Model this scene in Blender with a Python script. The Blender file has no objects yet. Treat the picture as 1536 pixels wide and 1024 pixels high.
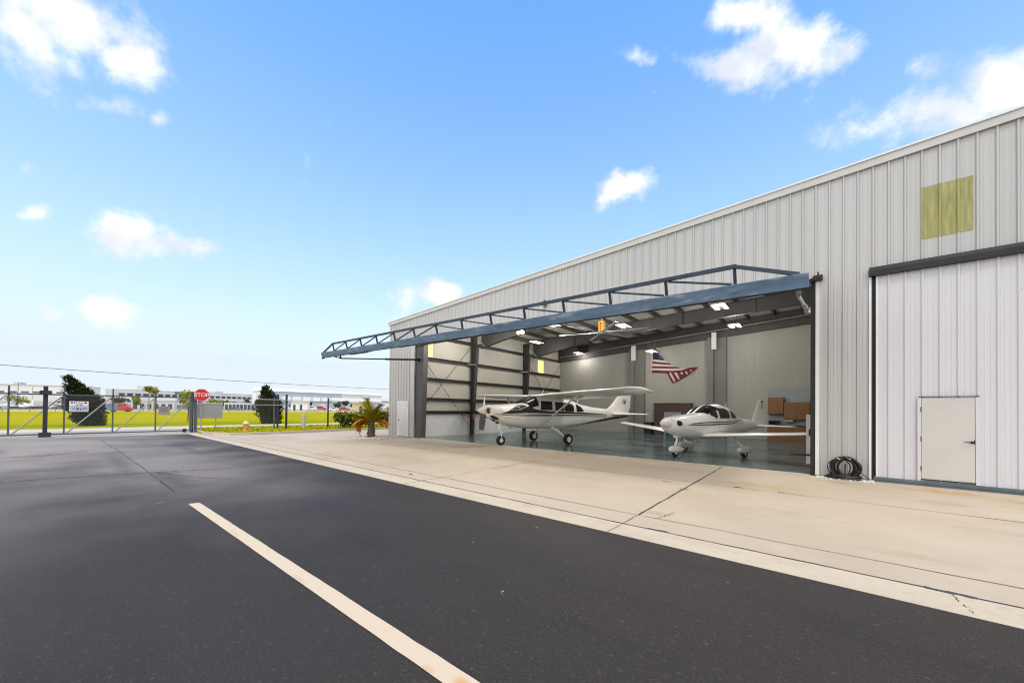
import bpy, bmesh, math, random
from mathutils import Vector, Matrix
R = math.radians
sc = bpy.context.scene
COL = sc.collection
rnd = random.Random(7)

# ------------------------------------------------------------------ camera
F_PX, YAW, PITCH, ROLL, SY, CAM_H = 560.433, .692006, .011023, .01116117, 607.663, 1.8
_f = Vector((-math.sin(YAW)*math.cos(PITCH), math.cos(YAW)*math.cos(PITCH), math.sin(PITCH)))
_r = Vector((math.cos(YAW), math.sin(YAW), 0)); _u = _r.cross(_f)
CR = _r*math.cos(ROLL)+_u*math.sin(ROLL); CU = -_r*math.sin(ROLL)+_u*math.cos(ROLL)
cam = bpy.data.cameras.new('camera'); cam_o = bpy.data.objects.new('camera', cam); COL.objects.link(cam_o)
cam.sensor_width = 36; cam.lens = 36*F_PX/1536; cam.shift_y = (SY-512)/1536
cam.clip_start = .05; cam.clip_end = 6000
m = Matrix.Identity(4)
for i in range(3):
    m[i][0] = CR[i]; m[i][1] = CU[i]; m[i][2] = -_f[i]
m[2][3] = CAM_H
cam_o.matrix_world = m
sc.camera = cam_o

def ray(px, py):
    return CR*((px-768)/F_PX)+CU*((SY-py)/F_PX)+_f
def hor(px):
    return 606.3+(px-91.7)*.011134
def far(px, D):
    """ground point in the column px at camera depth D"""
    d = ray(px, hor(px)); return Vector((d.x*D, d.y*D, 0))
def zat(px, py, D):
    return CAM_H+(hor(px)-py)*D/F_PX

# ------------------------------------------------------------------ materials
MATS = {}
def nt_new(name):
    ma = bpy.data.materials.new(name); ma.use_nodes = True
    return ma, ma.node_tree, ma.node_tree.nodes['Principled BSDF']
def mat(name, base, rough=.5, metal=0., var=.12, scale=6., bump=0., bscale=60., emit=None, estr=0., stretch=None, coat=0., spec=None, var2=None, trans=0., alpha=1.):
    if name in MATS: return MATS[name]
    ma, nt, b = nt_new(name)
    b.inputs['Roughness'].default_value = rough; b.inputs['Metallic'].default_value = metal
    if coat: b.inputs['Coat Weight'].default_value = coat; b.inputs['Coat Roughness'].default_value = .08
    if spec is not None: b.inputs['Specular IOR Level'].default_value = spec
    if trans: b.inputs['Transmission Weight'].default_value = trans
    if alpha < 1: b.inputs['Alpha'].default_value = alpha
    N = nt.nodes.new; L = nt.links.new
    tc = N('ShaderNodeTexCoord'); src = tc.outputs['Object']
    if stretch:
        mp = N('ShaderNodeMapping'); mp.inputs['Scale'].default_value = stretch; L(src, mp.inputs['Vector']); src = mp.outputs[0]
    nz = N('ShaderNodeTexNoise'); nz.inputs['Scale'].default_value = scale; nz.inputs['Detail'].default_value = 6; nz.inputs['Roughness'].default_value = .62
    L(src, nz.inputs['Vector'])
    rp = N('ShaderNodeValToRGB'); rp.color_ramp.elements[0].position = .3; rp.color_ramp.elements[1].position = .7
    lo = [max(0, c*(1-var)) for c in base]; hi = [min(1, c*(1+var)) for c in base]
    if var2: lo = var2
    rp.color_ramp.elements[0].color = (*lo, 1); rp.color_ramp.elements[1].color = (*hi, 1)
    L(nz.outputs['Fac'], rp.inputs['Fac']); L(rp.outputs['Color'], b.inputs['Base Color'])
    if bump:
        n2 = N('ShaderNodeTexNoise'); n2.inputs['Scale'].default_value = bscale; n2.inputs['Detail'].default_value = 4
        L(tc.outputs['Object'], n2.inputs['Vector'])
        bp = N('ShaderNodeBump'); bp.inputs['Strength'].default_value = bump; bp.inputs['Distance'].default_value = .02
        L(n2.outputs['Fac'], bp.inputs['Height']); L(bp.outputs['Normal'], b.inputs['Normal'])
    if emit:
        b.inputs['Emission Color'].default_value = (*emit, 1); b.inputs['Emission Strength'].default_value = estr
    MATS[name] = ma
    return ma

def layered(name, base, layers, rough=.8, bump=.15, bscale=80., bdist=.01, rvar=None, spec=.5):
    """base colour with layers (scale, detail, lo, hi, colour, amount, stretch)"""
    ma, nt, b = nt_new(name); N = nt.nodes.new; L = nt.links.new
    b.inputs['Roughness'].default_value = rough; b.inputs['Specular IOR Level'].default_value = spec
    tc = N('ShaderNodeTexCoord'); cur = None
    rgb = N('ShaderNodeRGB'); rgb.outputs[0].default_value = (*base, 1); cur = rgb.outputs[0]
    first = None
    for (s, det, lo, hi, colr, amt, st) in layers:
        mp = N('ShaderNodeMapping'); mp.inputs['Scale'].default_value = st; L(tc.outputs['Object'], mp.inputs['Vector'])
        mp.inputs['Location'].default_value = (s*3.1, s*1.7, 0)
        nz = N('ShaderNodeTexNoise'); nz.inputs['Scale'].default_value = s; nz.inputs['Detail'].default_value = det; nz.inputs['Roughness'].default_value = .6
        L(mp.outputs[0], nz.inputs['Vector'])
        mr = N('ShaderNodeMapRange'); mr.inputs['From Min'].default_value = lo; mr.inputs['From Max'].default_value = hi; mr.inputs['To Max'].default_value = amt
        L(nz.outputs['Fac'], mr.inputs['Value'])
        mx = N('ShaderNodeMix'); mx.data_type = 'RGBA'; L(mr.outputs[0], mx.inputs['Factor']); L(cur, mx.inputs['A']); mx.inputs['B'].default_value = (*colr, 1)
        cur = mx.outputs['Result']
        if first is None: first = nz
    L(cur, b.inputs['Base Color'])
    if rvar:
        mr = N('ShaderNodeMapRange'); mr.inputs['From Min'].default_value = .3; mr.inputs['From Max'].default_value = .7
        mr.inputs['To Min'].default_value = rvar[0]; mr.inputs['To Max'].default_value = rvar[1]
        L(first.outputs['Fac'], mr.inputs['Value']); L(mr.outputs[0], b.inputs['Roughness'])
    n2 = N('ShaderNodeTexNoise'); n2.inputs['Scale'].default_value = bscale; n2.inputs['Detail'].default_value = 5; L(tc.outputs['Object'], n2.inputs['Vector'])
    bp = N('ShaderNodeBump'); bp.inputs['Strength'].default_value = bump; bp.inputs['Distance'].default_value = bdist
    L(n2.outputs['Fac'], bp.inputs['Height']); L(bp.outputs['Normal'], b.inputs['Normal'])
    MATS[name] = ma
    return ma

one = (1, 1, 1)
M_ASPH = layered('asphalt', (.140, .112, .096), [
    (.16, 5, .36, .66, (.160, .135, .120), .9, (1, 2.2, 1)), (.45, 6, .50, .72, (.070, .058, .051), .75, (1, 2.8, 1)), (.9, 7, .53, .72, (.14, .124, .115), .35, (.5, 3.5, 1)),
    (2.2, 8, .6, .8, (.098, .086, .078), .5, (.6, 2.4, 1)), (42, 5, .50, .66, (.18, .155, .14), .5, one), (55, 5, .36, .47, (.022, .018, .016), .7, (1.2, 1.2, 1)), (130, 2, .56, .72, (.21, .185, .165), .5, one), (150, 2, .32, .42, (.012, .010, .009), .6, (1.1, 1.1, 1)), (16, 6, .60, .66, (.17, .15, .14), .3, (1, 1.4, 1))],
    rough=.62, bump=.55, bscale=170, bdist=.012, rvar=(.55, .75), spec=.26)
M_CONC = layered('apron_concrete', (.565, .475, .37), [
    (.22, 5, .4, .7, (.44, .365, .28), .85, one), (.6, 6, .5, .75, (.60, .525, .43), .75, one), (1.3, 7, .6, .78, (.45, .35, .22), .35, (.7, 1.6, 1)),
    (5, 8, .62, .8, (.40, .35, .28), .4, one), (70, 4, .54, .70, (.40, .335, .26), .35, one), (140, 3, .55, .75, (.36, .30, .23), .4, one), (22, 6, .60, .70, (.42, .35, .26), .3, one)], rough=.85, bump=.2, bscale=120, bdist=.006, spec=.1)
def stains(ma, spots, ns=3, na=1.6):
    nt = ma.node_tree; N = nt.nodes.new; L = nt.links.new; b = nt.nodes['Principled BSDF']; cur = b.inputs['Base Color'].links[0].from_socket
    tc = N('ShaderNodeTexCoord'); nz = N('ShaderNodeTexNoise'); nz.inputs['Scale'].default_value = ns; nz.inputs['Detail'].default_value = 6; L(tc.outputs['Object'], nz.inputs['Vector'])
    for x, y, rx, ry, colr, amt in spots:
        mp = N('ShaderNodeMapping'); mp.vector_type = 'TEXTURE'; mp.inputs['Location'].default_value = (x, y, 0); mp.inputs['Scale'].default_value = (rx, ry, 1); L(tc.outputs['Object'], mp.inputs['Vector'])
        ln = N('ShaderNodeVectorMath'); ln.operation = 'LENGTH'; L(mp.outputs[0], ln.inputs[0])
        a = N('ShaderNodeMath'); a.operation = 'MULTIPLY_ADD'; L(nz.outputs['Fac'], a.inputs[0]); a.inputs[1].default_value = na; L(ln.outputs['Value'], a.inputs[2])
        mr = N('ShaderNodeMapRange'); mr.interpolation_type = 'SMOOTHSTEP'; mr.inputs['From Min'].default_value = .95+na*.5; mr.inputs['From Max'].default_value = na*.5; mr.inputs['To Max'].default_value = amt; L(a.outputs[0], mr.inputs['Value'])
        mx = N('ShaderNodeMix'); mx.data_type = 'RGBA'; L(mr.outputs[0], mx.inputs['Factor']); L(cur, mx.inputs['A']); mx.inputs['B'].default_value = (*colr, 1); cur = mx.outputs['Result']
    L(cur, b.inputs['Base Color'])
RU, GY, DK = (.50, .30, .12), (.40, .36, .30), (.27, .22, .17)
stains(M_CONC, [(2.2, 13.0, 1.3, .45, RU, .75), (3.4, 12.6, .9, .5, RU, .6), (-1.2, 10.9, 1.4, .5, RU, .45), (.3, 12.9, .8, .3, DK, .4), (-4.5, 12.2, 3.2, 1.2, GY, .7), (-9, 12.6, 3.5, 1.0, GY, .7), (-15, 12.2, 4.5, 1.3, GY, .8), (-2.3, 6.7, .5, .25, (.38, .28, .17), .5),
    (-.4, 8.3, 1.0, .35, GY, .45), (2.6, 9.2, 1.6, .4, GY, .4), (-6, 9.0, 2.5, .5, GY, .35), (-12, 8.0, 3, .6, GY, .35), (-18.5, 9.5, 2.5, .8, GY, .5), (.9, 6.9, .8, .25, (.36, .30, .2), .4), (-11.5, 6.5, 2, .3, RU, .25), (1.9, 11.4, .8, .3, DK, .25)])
stains(M_ASPH, [(-26, -2, 19, 10, (.40, .345, .305), .85), (-15, 2.2, 10, 3.4, (.30, .26, .23), .7), (-19, -5, 12, 6, (.34, .295, .26), .7), (-10, -1.5, 6, 3, (.20, .172, .153), .55)], .45, .75)
stains(M_ASPH, [(-12.5, 1.8, 2.5, .5, (.030, .026, .024), .55), (-3.4, 3.6, 2.2, .4, (.034, .03, .028), .45), (-2.6, .5, 1.0, .3, (.034, .03, .028), .4), (-17, 1.2, 5, .35, (.06, .053, .048), .5), (-22, -1.5, 6, .4, (.07, .062, .056), .5), (-20, 3.4, 4, .3, (.07, .062, .056), .5)], 1.6, 1.3)
M_CONC2 = layered('kerb_concrete', (.60, .515, .40), [
    (1.2, 6, .45, .75, (.47, .40, .32), .8, one), (9, 7, .55, .8, (.36, .32, .28), .5, one), (120, 3, .55, .75, (.36, .33, .3), .5, one)], rough=.9, bump=.3, bscale=90, bdist=.008, spec=.1)
M_ROAD = layered('road_concrete', (.48, .435, .38), [(.5, 5, .4, .7, (.36, .345, .33), .7, (1, .3, 1)), (4, 6, .55, .8, (.28, .27, .26), .4, one)], rough=.9, bump=.1, spec=.1)
M_PAVE = layered('pavement_concrete', (.66, .61, .54), [(.7, 5, .4, .7, (.56, .51, .45), .7, one)], rough=.9, bump=.1, spec=.1)
M_FIELD = layered('field_grass', (.44, .41, .005), [
    (.05, 5, .35, .65, (.50, .41, .006), .8, (1, .4, 1)), (.25, 7, .5, .75, (.22, .29, .006), .85, (1.6, .5, 1)), (.7, 6, .5, .7, (.52, .40, .03), .6, (1.5, .35, 1)), (3, 8, .5, .7, (.18, .20, .008), .5, one)], rough=.95, bump=.6, bscale=8, bdist=.1, spec=0)
M_GROUND = layered('far_ground', (.30, .29, .20), [(.02, 5, .4, .7, (.24, .25, .10), .8, one), (.3, 6, .5, .7, (.4, .38, .33), .5, one)], rough=.95, bump=.1, spec=.05)
M_FLOOR = layered('epoxy_floor', (.10, .14, .14), [
    (.7, 6, .42, .72, (.16, .27, .29), .8, one), (2.4, 7, .5, .75, (.07, .09, .09), .7, (.6, 1.4, 1)), (4, 8, .55, .72, (.28, .40, .42), .55, (.5, 1.3, 1))], rough=.16, bump=.03, bscale=14, rvar=(.12, .26), spec=.35)
M_PAINT = layered('line_paint', (.68, .55, .40), [(6, 8, .62, .70, (.55, .42, .28), .6, one), (40, 5, .66, .72, (.25, .22, .2), .6, one), (.33, 2, .62, .66, (.80, .5, .16), .0, one)], rough=.7, bump=.3, bscale=150)
stains(M_PAINT, [(-1.78, 1.70, .16, .07, (.66, .33, .06), .85), (-2.1, 1.64, .12, .05, (.60, .36, .14), .5), (-4.2, 1.62, .3, .04, (.45, .38, .30), .4), (-6.4, 1.6, .4, .04, (.48, .4, .32), .4)])
stains(M_FIELD, [(-50, 6, 8, 70, (.20, .27, .006), .75), (-62, 20, 10, 50, (.36, .38, .006), .5), (-90, -10, 12, 40, (.55, .46, .02), .5), (-120, 40, 14, 60, (.34, .36, .01), .5)])
M_WALL = layered('wall_sheet', (.505, .507, .507), [(.35, 4, .4, .7, (.44, .442, .44), .6, (1, 1, .2)), (3, 6, .5, .8, (.415, .415, .41), .35, (1, 1, .06)), (14, 5, .66, .8, (.35, .34, .32), .25, (1, 1, .12))], rough=.42, bump=.02, bscale=5)
MATS['wall_sheet'].node_tree.nodes['Principled BSDF'].inputs['Metallic'].default_value = .25
M_WDOOR = layered('white_door_sheet', (.635, .64, .685), [(.4, 4, .4, .7, (.58, .585, .63), .6, (1, 1, .3)), (3, 6, .55, .8, (.58, .57, .58), .35, (1, 1, .08))], rough=.45, bump=.02, bscale=5)
M_TRIM = mat('trim_sheet', (.54, .535, .52), .4, .2, .06, 2)
M_WTRIM = mat('white_trim', (.78, .79, .80), .4, .0, .05, 4)
M_BLACK = mat('black_steel', (.022, .022, .024), .5, .3, .25, 3)
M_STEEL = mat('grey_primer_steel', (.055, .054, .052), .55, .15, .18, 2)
M_JAMB = mat('dark_grey_steel', (.10, .10, .105), .5, .3, .2, 1.5)
M_BLUE = layered('blue_steel', (.11, .175, .265), [(1.2, 7, .45, .7, (.165, .25, .355), .9, (1, 3, 3)), (4, 8, .54, .70, (.40, .46, .52), .75, (.5, 2, 2)), (3, 6, .55, .75, (.06, .10, .165), .8, (.4, 2, 2))], rough=.55, bump=.08, spec=.3)
M_TRUSS = mat('navy_steel', (.035, .055, .085), .5, .3, .25, 3)
M_RAIL = mat('slate_rail', (.12, .16, .19), .5, .4, .2, 2)
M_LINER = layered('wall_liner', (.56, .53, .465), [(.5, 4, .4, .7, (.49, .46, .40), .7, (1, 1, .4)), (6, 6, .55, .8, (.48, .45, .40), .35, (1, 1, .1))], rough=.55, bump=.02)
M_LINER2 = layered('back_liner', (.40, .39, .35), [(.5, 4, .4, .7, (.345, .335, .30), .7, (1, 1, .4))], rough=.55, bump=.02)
M_WHITEP = mat('white_panel', (.80, .80, .80), .45, 0, .06, 2)
M_ROOFU = layered('roof_insulation', (.60, .58, .52), [(.8, 5, .4, .7, (.50, .48, .42), .8, (1, .3, 1))], rough=.45, bump=.15, bscale=5, bdist=.03)
M_PURL = mat('purlin_steel', (.11, .106, .097), .5, .2, .2, 2)
M_ROOF = mat('roof_sheet', (.74, .745, .75), .35, .2, .06, 1)
M_PILAS = mat('grey_pilaster', (.20, .195, .18), .6, 0, .08, 2)
M_CHROME = mat('chrome', (.75, .75, .76), .18, 1., .05, 3)
M_GALV = mat('galvanised_steel', (.33, .33, .33), .5, .4, .25, 1.5)
M_GATE = mat('gate_steel', (.085, .10, .125), .55, .2, .25, 3)
M_GATED = mat('gate_post_steel', (.022, .027, .045), .6, .1, .2, 3)
M_WIRE = mat('fence_wire', (.30, .31, .32), .5, .6, .1, 5)
M_FIBRE = None
def translucent(name, colr, emit, estr, rib=True):
    ma, nt, b = nt_new(name); N = nt.nodes.new; L = nt.links.new
    tc = N('ShaderNodeTexCoord'); mp = N('ShaderNodeMapping'); mp.inputs['Scale'].default_value = (5, 5, .6); L(tc.outputs['Object'], mp.inputs['Vector'])
    nz = N('ShaderNodeTexNoise'); nz.inputs['Scale'].default_value = 3; nz.inputs['Detail'].default_value = 7; L(mp.outputs[0], nz.inputs['Vector'])
    rp = N('ShaderNodeValToRGB'); rp.color_ramp.elements[0].position = .3; rp.color_ramp.elements[1].position = .72
    rp.color_ramp.elements[0].color = (colr[0]*.72, colr[1]*.72, colr[2]*.6, 1); rp.color_ramp.elements[1].color = (*[min(1, c*1.15) for c in colr], 1)
    L(nz.outputs['Fac'], rp.inputs['Fac']); L(rp.outputs[0], b.inputs['Base Color']); b.inputs['Roughness'].default_value = .5
    if estr:
        b.inputs['Emission Color'].default_value = (*emit, 1); b.inputs['Emission Strength'].default_value = estr
    MATS[name] = ma; return ma
M_FIBRE = translucent('yellowed_fibreglass', (.37, .365, .15), (1, .8, .3), 0)
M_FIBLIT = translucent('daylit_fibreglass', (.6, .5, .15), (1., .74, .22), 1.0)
M_TUBE = mat('lamp_tube', (.9, .9, .85), .4, 0, 0, 1, emit=(1., .86, .68), estr=1.7)
M_LAMPH = mat('lamp_housing', (.6, .6, .58), .4, 0, .05, 4)
M_APW = mat('aircraft_white', (.88, .86, .82), .28, 0, .03, 1.5, coat=.5)
M_APW2 = mat('aircraft_pearl', (.86, .845, .82), .22, .0, .03, 1.5, coat=.8)
M_APU = mat('aircraft_grey', (.45, .46, .46), .4, 0, .1, 2)
M_APB = mat('aircraft_black', (.012, .011, .012), .22, 0, .2, 3, coat=.6)
M_APM = mat('aircraft_maroon', (.10, .018, .02), .25, 0, .15, 3, coat=.6)
M_GLASS = mat('cabin_glass', (.008, .010, .011), .06, 0, .3, 2, spec=.45)
M_RUB = mat('tyre_rubber', (.014, .014, .014), .75, 0, .3, 20)
M_ALU = mat('aluminium', (.62, .62, .62), .3, .8, .1, 5)
M_YEL = mat('safety_orange', (.75, .38, .04), .45, 0, .1, 5)
M_WOOD = layered('cabinet_oak', (.24, .11, .04), [(3, 6, .4, .7, (.16, .07, .024), .9, (6, 6, .5)), (20, 4, .5, .7, (.36, .16, .05), .5, (6, 6, .4))], rough=.45, bump=.03)
M_DWOOD = mat('dark_walnut', (.055, .024, .020), .4, 0, .35, 3, stretch=(6, 6, .5))
M_SPLASH = mat('blue_grey_board', (.30, .345, .34), .6, 0, .06, 2)
M_RED = mat('flag_red', (.17, .010, .018), .75, 0, .1, 8)
M_FWHT = mat('flag_white', (.55, .51, .50), .75, 0, .06, 8)
M_NAVY = mat('flag_navy', (.010, .013, .045), .75, 0, .1, 8)
M_SIGNR = mat('sign_red', (.55, .008, .02), .35, 0, .06, 5)
M_SIGNW = mat('sign_white', (.85, .85, .85), .4, 0, .03, 5)
M_SIGNB = mat('sign_black', (.03, .03, .04), .5, 0, .1, 5)
M_SIGNG = mat('sign_grey', (.36, .37, .42), .55, .3, .1, 2)
M_SIGNT = mat('sign_tan_grey', (.30, .26, .26), .6, .2, .2, 4)
M_HYD = mat('hydrant_orange', (.62, .30, .09), .5, 0, .15, 8)
M_HYDT = mat('hydrant_cap', (.72, .55, .42), .5, 0, .12, 8)
M_BARK = mat('palm_bark', (.13, .10, .075), .9, 0, .45, 14, bump=.8, bscale=40)
M_BARK2 = mat('tree_bark', (.10, .075, .05), .9, 0, .4, 9, bump=.6, bscale=30)
M_HOSE = mat('black_hose', (.012, .012, .013), .4, 0, .25, 30)
M_PEB = mat('white_pebble', (.70, .67, .63), .8, 0, .25, 9)
M_RUST = mat('rusty_iron', (.22, .085, .03), .8, .2, .5, 20)
M_JOINT = mat('joint_sealant', (.045, .055, .075), .7, 0, .4, 3)
M_JOINTB = mat('stained_joint', (.27, .17, .085), .85, 0, .35, 4)
M_CRACK = mat('dark_crack', (.05, .04, .03), .9, 0, .4, 6)
def leafmat(name, c, var=.5, sc_=1.2):
    return mat(name, c, .7, 0, var, sc_, spec=.08)
M_JUN = leafmat('juniper_green', (.013, .021, .006), .6)
M_JUNL = leafmat('juniper_light', (.05, .06, .014), .5)
M_HEDGE = leafmat('hedge_green', (.035, .060, .012), .6, 3)
M_HEDGEL = leafmat('hedge_light', (.15, .19, .02), .5, 3)
M_PALMG = leafmat('palm_green', (.22, .20, .010), .5, 3)
M_PALMD = leafmat('palm_dead', (.70, .30, .022), .45, 3)
M_LIME = leafmat('lime_leaf', (.30, .32, .01), .5)
M_OLIVE = leafmat('olive_leaf', (.07, .085, .025), .5)
M_DKG = leafmat('dark_leaf', (.03, .045, .02), .5)
M_GRASS = leafmat('grass_blade', (.19, .21, .008), .6, 2)
M_BW = mat('far_white_wall', (.78, .78, .79), .7, 0, .04, .05)
M_BG = mat('far_grey_wall', (.55, .56, .58), .7, 0, .05, .05)
M_BGL = mat('far_window', (.035, .05, .085), .2, 0, .3, .2)
M_BGLB = mat('far_glass_band', (.33, .42, .52), .25, 0, .1, .1)
M_BBL = mat('far_blue_panel', (.12, .20, .30), .5, 0, .1, .2)
M_BCR = mat('far_cream_wall', (.62, .55, .43), .8, 0, .08, .1)
M_CARR = mat('car_red', (.50, .02, .02), .3, 0, .1, 2, coat=.6)
M_CARW = mat('car_white', (.78, .78, .78), .3, 0, .04, 2, coat=.6)
M_CARB = mat('car_blue', (.08, .12, .2), .3, 0, .1, 2, coat=.6)
M_BANNER = mat('blue_banner', (.13, .21, .36), .6, 0, .08, 1)
M_CABLE = mat('cable_grey', (.22, .23, .24), .6, 0, .1, 3)

# ------------------------------------------------------------------ mesh builder
class MB:
    def __init__(s): s.v = []; s.f = []; s.m = []
    def add(s, vs, fs, mi=0):
        o = len(s.v); s.v += [tuple(p) for p in vs]
        for f in fs: s.f.append(tuple(o+i for i in f)); s.m.append(mi)
        return s
    def box(s, x0, x1, y0, y1, z0, z1, mi=0):
        vs = [(x, y, z) for z in (z0, z1) for y in (y0, y1) for x in (x0, x1)]
        return s.add(vs, [(0, 2, 3, 1), (4, 5, 7, 6), (0, 1, 5, 4), (2, 6, 7, 3), (0, 4, 6, 2), (1, 3, 7, 5)], mi)
    def hexa(s, b, t, mi=0):
        """bottom quad b, top quad t (same winding, ccw from above)"""
        return s.add(list(b)+list(t), [(3, 2, 1, 0), (4, 5, 6, 7)]+[(i, (i+1) % 4, 4+(i+1) % 4, 4+i) for i in range(4)], mi)
    def tube(s, pts, r, seg=8, mi=0, cap=True):
        pts = [Vector(p) for p in pts]; n = len(pts); rings = []
        rr = r if isinstance(r, (list, tuple)) else [r]*n
        for i, p in enumerate(pts):
            t = (pts[min(i+1, n-1)]-pts[max(i-1, 0)]).normalized()
            a = Vector((0, 0, 1)) if abs(t.z) < .9 else Vector((1, 0, 0))
            u = t.cross(a).normalized(); w = t.cross(u)
            rings.append([p+(u*math.cos(k*2*math.pi/seg)+w*math.sin(k*2*math.pi/seg))*rr[i] for k in range(seg)])
        return s.rings(rings, mi, cap)
    def rings(s, rings, mi=0, cap=True):
        k = len(rings[0]); vs = [p for r in rings for p in r]; fs = []
        for i in range(len(rings)-1):
            for j in range(k):
                a = i*k+j; b = i*k+(j+1) % k; fs.append((a, b, b+k, a+k))
        if cap: fs.append(tuple(range(k-1, -1, -1))); fs.append(tuple(range((len(rings)-1)*k, len(rings)*k)))
        return s.add(vs, fs, mi)
    def bar(s, p0, p1, w, h, mi=0, up=(0, 0, 1)):
        p0, p1 = Vector(p0), Vector(p1); t = (p1-p0).normalized(); up = Vector(up)
        if abs(t.dot(up)) > .95: up = Vector((1, 0, 0)) if abs(t.x) < .9 else Vector((0, 1, 0))
        u = t.cross(up).normalized()*(w/2); v = u.cross(t).normalized()*(h/2)
        q = [p0-u-v, p0+u-v, p0+u+v, p0-u+v]; q2 = [x+(p1-p0) for x in q]
        return s.add(q+q2, [(0, 1, 2, 3), (7, 6, 5, 4)]+[(i, i+4, (i+1) % 4+4, (i+1) % 4) for i in range(4)], mi)
    def lathe(s, prof, c=(0, 0, 0), seg=20, axis='z', mi=0, cap=True):
        rings = []
        for r, z in prof:
            ring = []
            for k in range(seg):
                a = k*2*math.pi/seg; x, y = r*math.cos(a), r*math.sin(a)
                p = (x, y, z) if axis == 'z' else ((z, x, y) if axis == 'x' else (y, z, x))
                ring.append((p[0]+c[0], p[1]+c[1], p[2]+c[2]))
            rings.append(ring)
        return s.rings(rings, mi, cap)
    def prism(s, poly, z0, z1, mi=0):
        n = len(poly)
        return s.add([(x, y, z0) for x, y in poly]+[(x, y, z1) for x, y in poly],
                     [tuple(range(n-1, -1, -1)), tuple(range(n, 2*n))]+[(i, (i+1) % n, n+(i+1) % n, n+i) for i in range(n)], mi)
    def map(s, fn, start=0):
        for i in range(start, len(s.v)): s.v[i] = tuple(fn(Vector(s.v[i])))
        return s
    def build(s, name, mats, parent=None, smooth=False, world=False, bevel=0, sharp=None):
        me = bpy.data.meshes.new(name)
        vs = s.v
        if world and parent is not None:
            inv = wmat(parent).inverted(); vs = [tuple(inv @ Vector(p)) for p in vs]
        me.from_pydata(vs, [], s.f); me.update()
        mats = mats if isinstance(mats, (list, tuple)) else [mats]
        for q in mats: me.materials.append(q)
        me.polygons.foreach_set('material_index', s.m)
        bm = bmesh.new(); bm.from_mesh(me)
        bmesh.ops.recalc_face_normals(bm, faces=bm.faces); bm.to_mesh(me); bm.free()
        if smooth:
            me.polygons.foreach_set('use_smooth', [True]*len(me.polygons))
            try: me.set_sharp_from_angle(angle=R(sharp or 40))
            except Exception: pass
        o = bpy.data.objects.new(name, me); COL.objects.link(o)
        if parent is not None: o.parent = parent
        if bevel:
            bv = o.modifiers.new('bevel', 'BEVEL'); bv.width = bevel; bv.segments = 2; bv.limit_method = 'ANGLE'
        return o
def wmat(o):
    mm = o.matrix_basis.copy(); p = o.parent
    while p is not None: mm = p.matrix_basis @ mm; p = p.parent
    return mm
def tag(o, label=None, cat=None, group=None, kind=None):
    if label: o['label'] = label
    if cat: o['category'] = cat
    if group: o['group'] = group
    if kind: o['kind'] = kind
    return o
def thing(name, label, cat, loc=(0, 0, 0), rz=0, group=None):
    o = bpy.data.objects.new(name, None); o.empty_display_size = .3; COL.objects.link(o)
    o.location = loc; o.rotation_euler = (0, 0, rz)
    o.matrix_basis = Matrix.Translation(Vector(loc)) @ Matrix.Rotation(rz, 4, 'Z')
    return tag(o, label, cat, group)
def copy_tree(o, parent=None):
    c = o.copy(); COL.objects.link(c); c.parent = parent
    for ch in list(o.children): copy_tree(ch, c)
    return c
def struct(name, mb, mats, **k):
    o = mb.build(name, mats, **k); o['kind'] = 'structure'; return o

# foliage: many small leaf faces scattered in blobs
def leaves(mb, blobs, n, size, rng, mi=(0,), flat=.0, shell=.55):
    tot = sum(b[3]*b[4]*b[5] for b in blobs)
    for b in blobs:
        cx, cy, cz, rx, ry, rz = b[:6]
        for _ in range(max(3, int(n*rx*ry*rz/tot))):
            while True:
                d = Vector((rng.uniform(-1, 1), rng.uniform(-1, 1), rng.uniform(-1, 1)))
                if .02 < d.length < 1: break
            rad = shell+(1-shell)*rng.random(); d = d.normalized()*rad*rng.uniform(.8, 1.08)
            p = Vector((cx+d.x*rx, cy+d.y*ry, cz+d.z*rz))
            a = Vector((rng.gauss(0, 1), rng.gauss(0, 1), rng.gauss(0, 1)*(1-flat))).normalized()
            q = a.orthogonal().normalized(); q = (Matrix.Rotation(rng.random()*6.28, 3, a) @ q); w = a.cross(q)
            sz = size*rng.uniform(.6, 1.4)
            mb.add([p-q*sz, p+w*sz*.45, p+q*sz, p-w*sz*.45], [(0, 1, 2, 3)], rng.choice(mi))
    return mb

# ------------------------------------------------------------------ ground
struct('ground', MB().box(-1500, 600, -900, 900, -1.0, -.06), M_GROUND)
struct('grass_field', MB().prism([(-43.7, -160), (-43.7, 260), (-186, 260), (-186, -160)], -.2, -.03), M_FIELD)
struct('parking_lot', MB().prism([(-186, -200), (-186, 330), (-262, 330), (-262, -200)], -.2, -.028), M_PAVE)
struct('road', MB().prism([(-39.2, -160), (-39.2, 5.9), (-38.6, 9), (-39.4, 60), (-39.4, 260), (-43.7, 260), (-43.7, -160)], -.2, -.02), M_PAVE)
struct('driveway', MB().prism([(-39.2, -30), (-31.0, -30), (-31.4, 5.75), (-33.2, 6.3), (-38.8, 6.8), (-39.2, 5.9)], -.2, -.008), M_ROAD)
struct('asphalt_yard', MB().prism([(-31.15, 5.2), (-31.2, 3.2), (-32.4, -1.9), (-33.2, -6), (-36, -60), (45, -60), (45, 5.2)], -.3, 0), M_ASPH)
GUT = [(-31.15, 5.2), (45, 5.2), (45, 5.74), (-31.0, 5.74), (-31.4, 5.6)]
struct('concrete_gutter', MB().prism(GUT, -.3, .004), M_CONC2)
KL = [(-33.4, 6.0), (-31.6, 5.95), (-30.2, 6.3), (-29.1, 6.9), (-28.6, 7.9), (-28.55, 10), (-28.95, 13.6), (-29.5, 19), (-30.2, 26), (-31, 40)]
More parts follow.
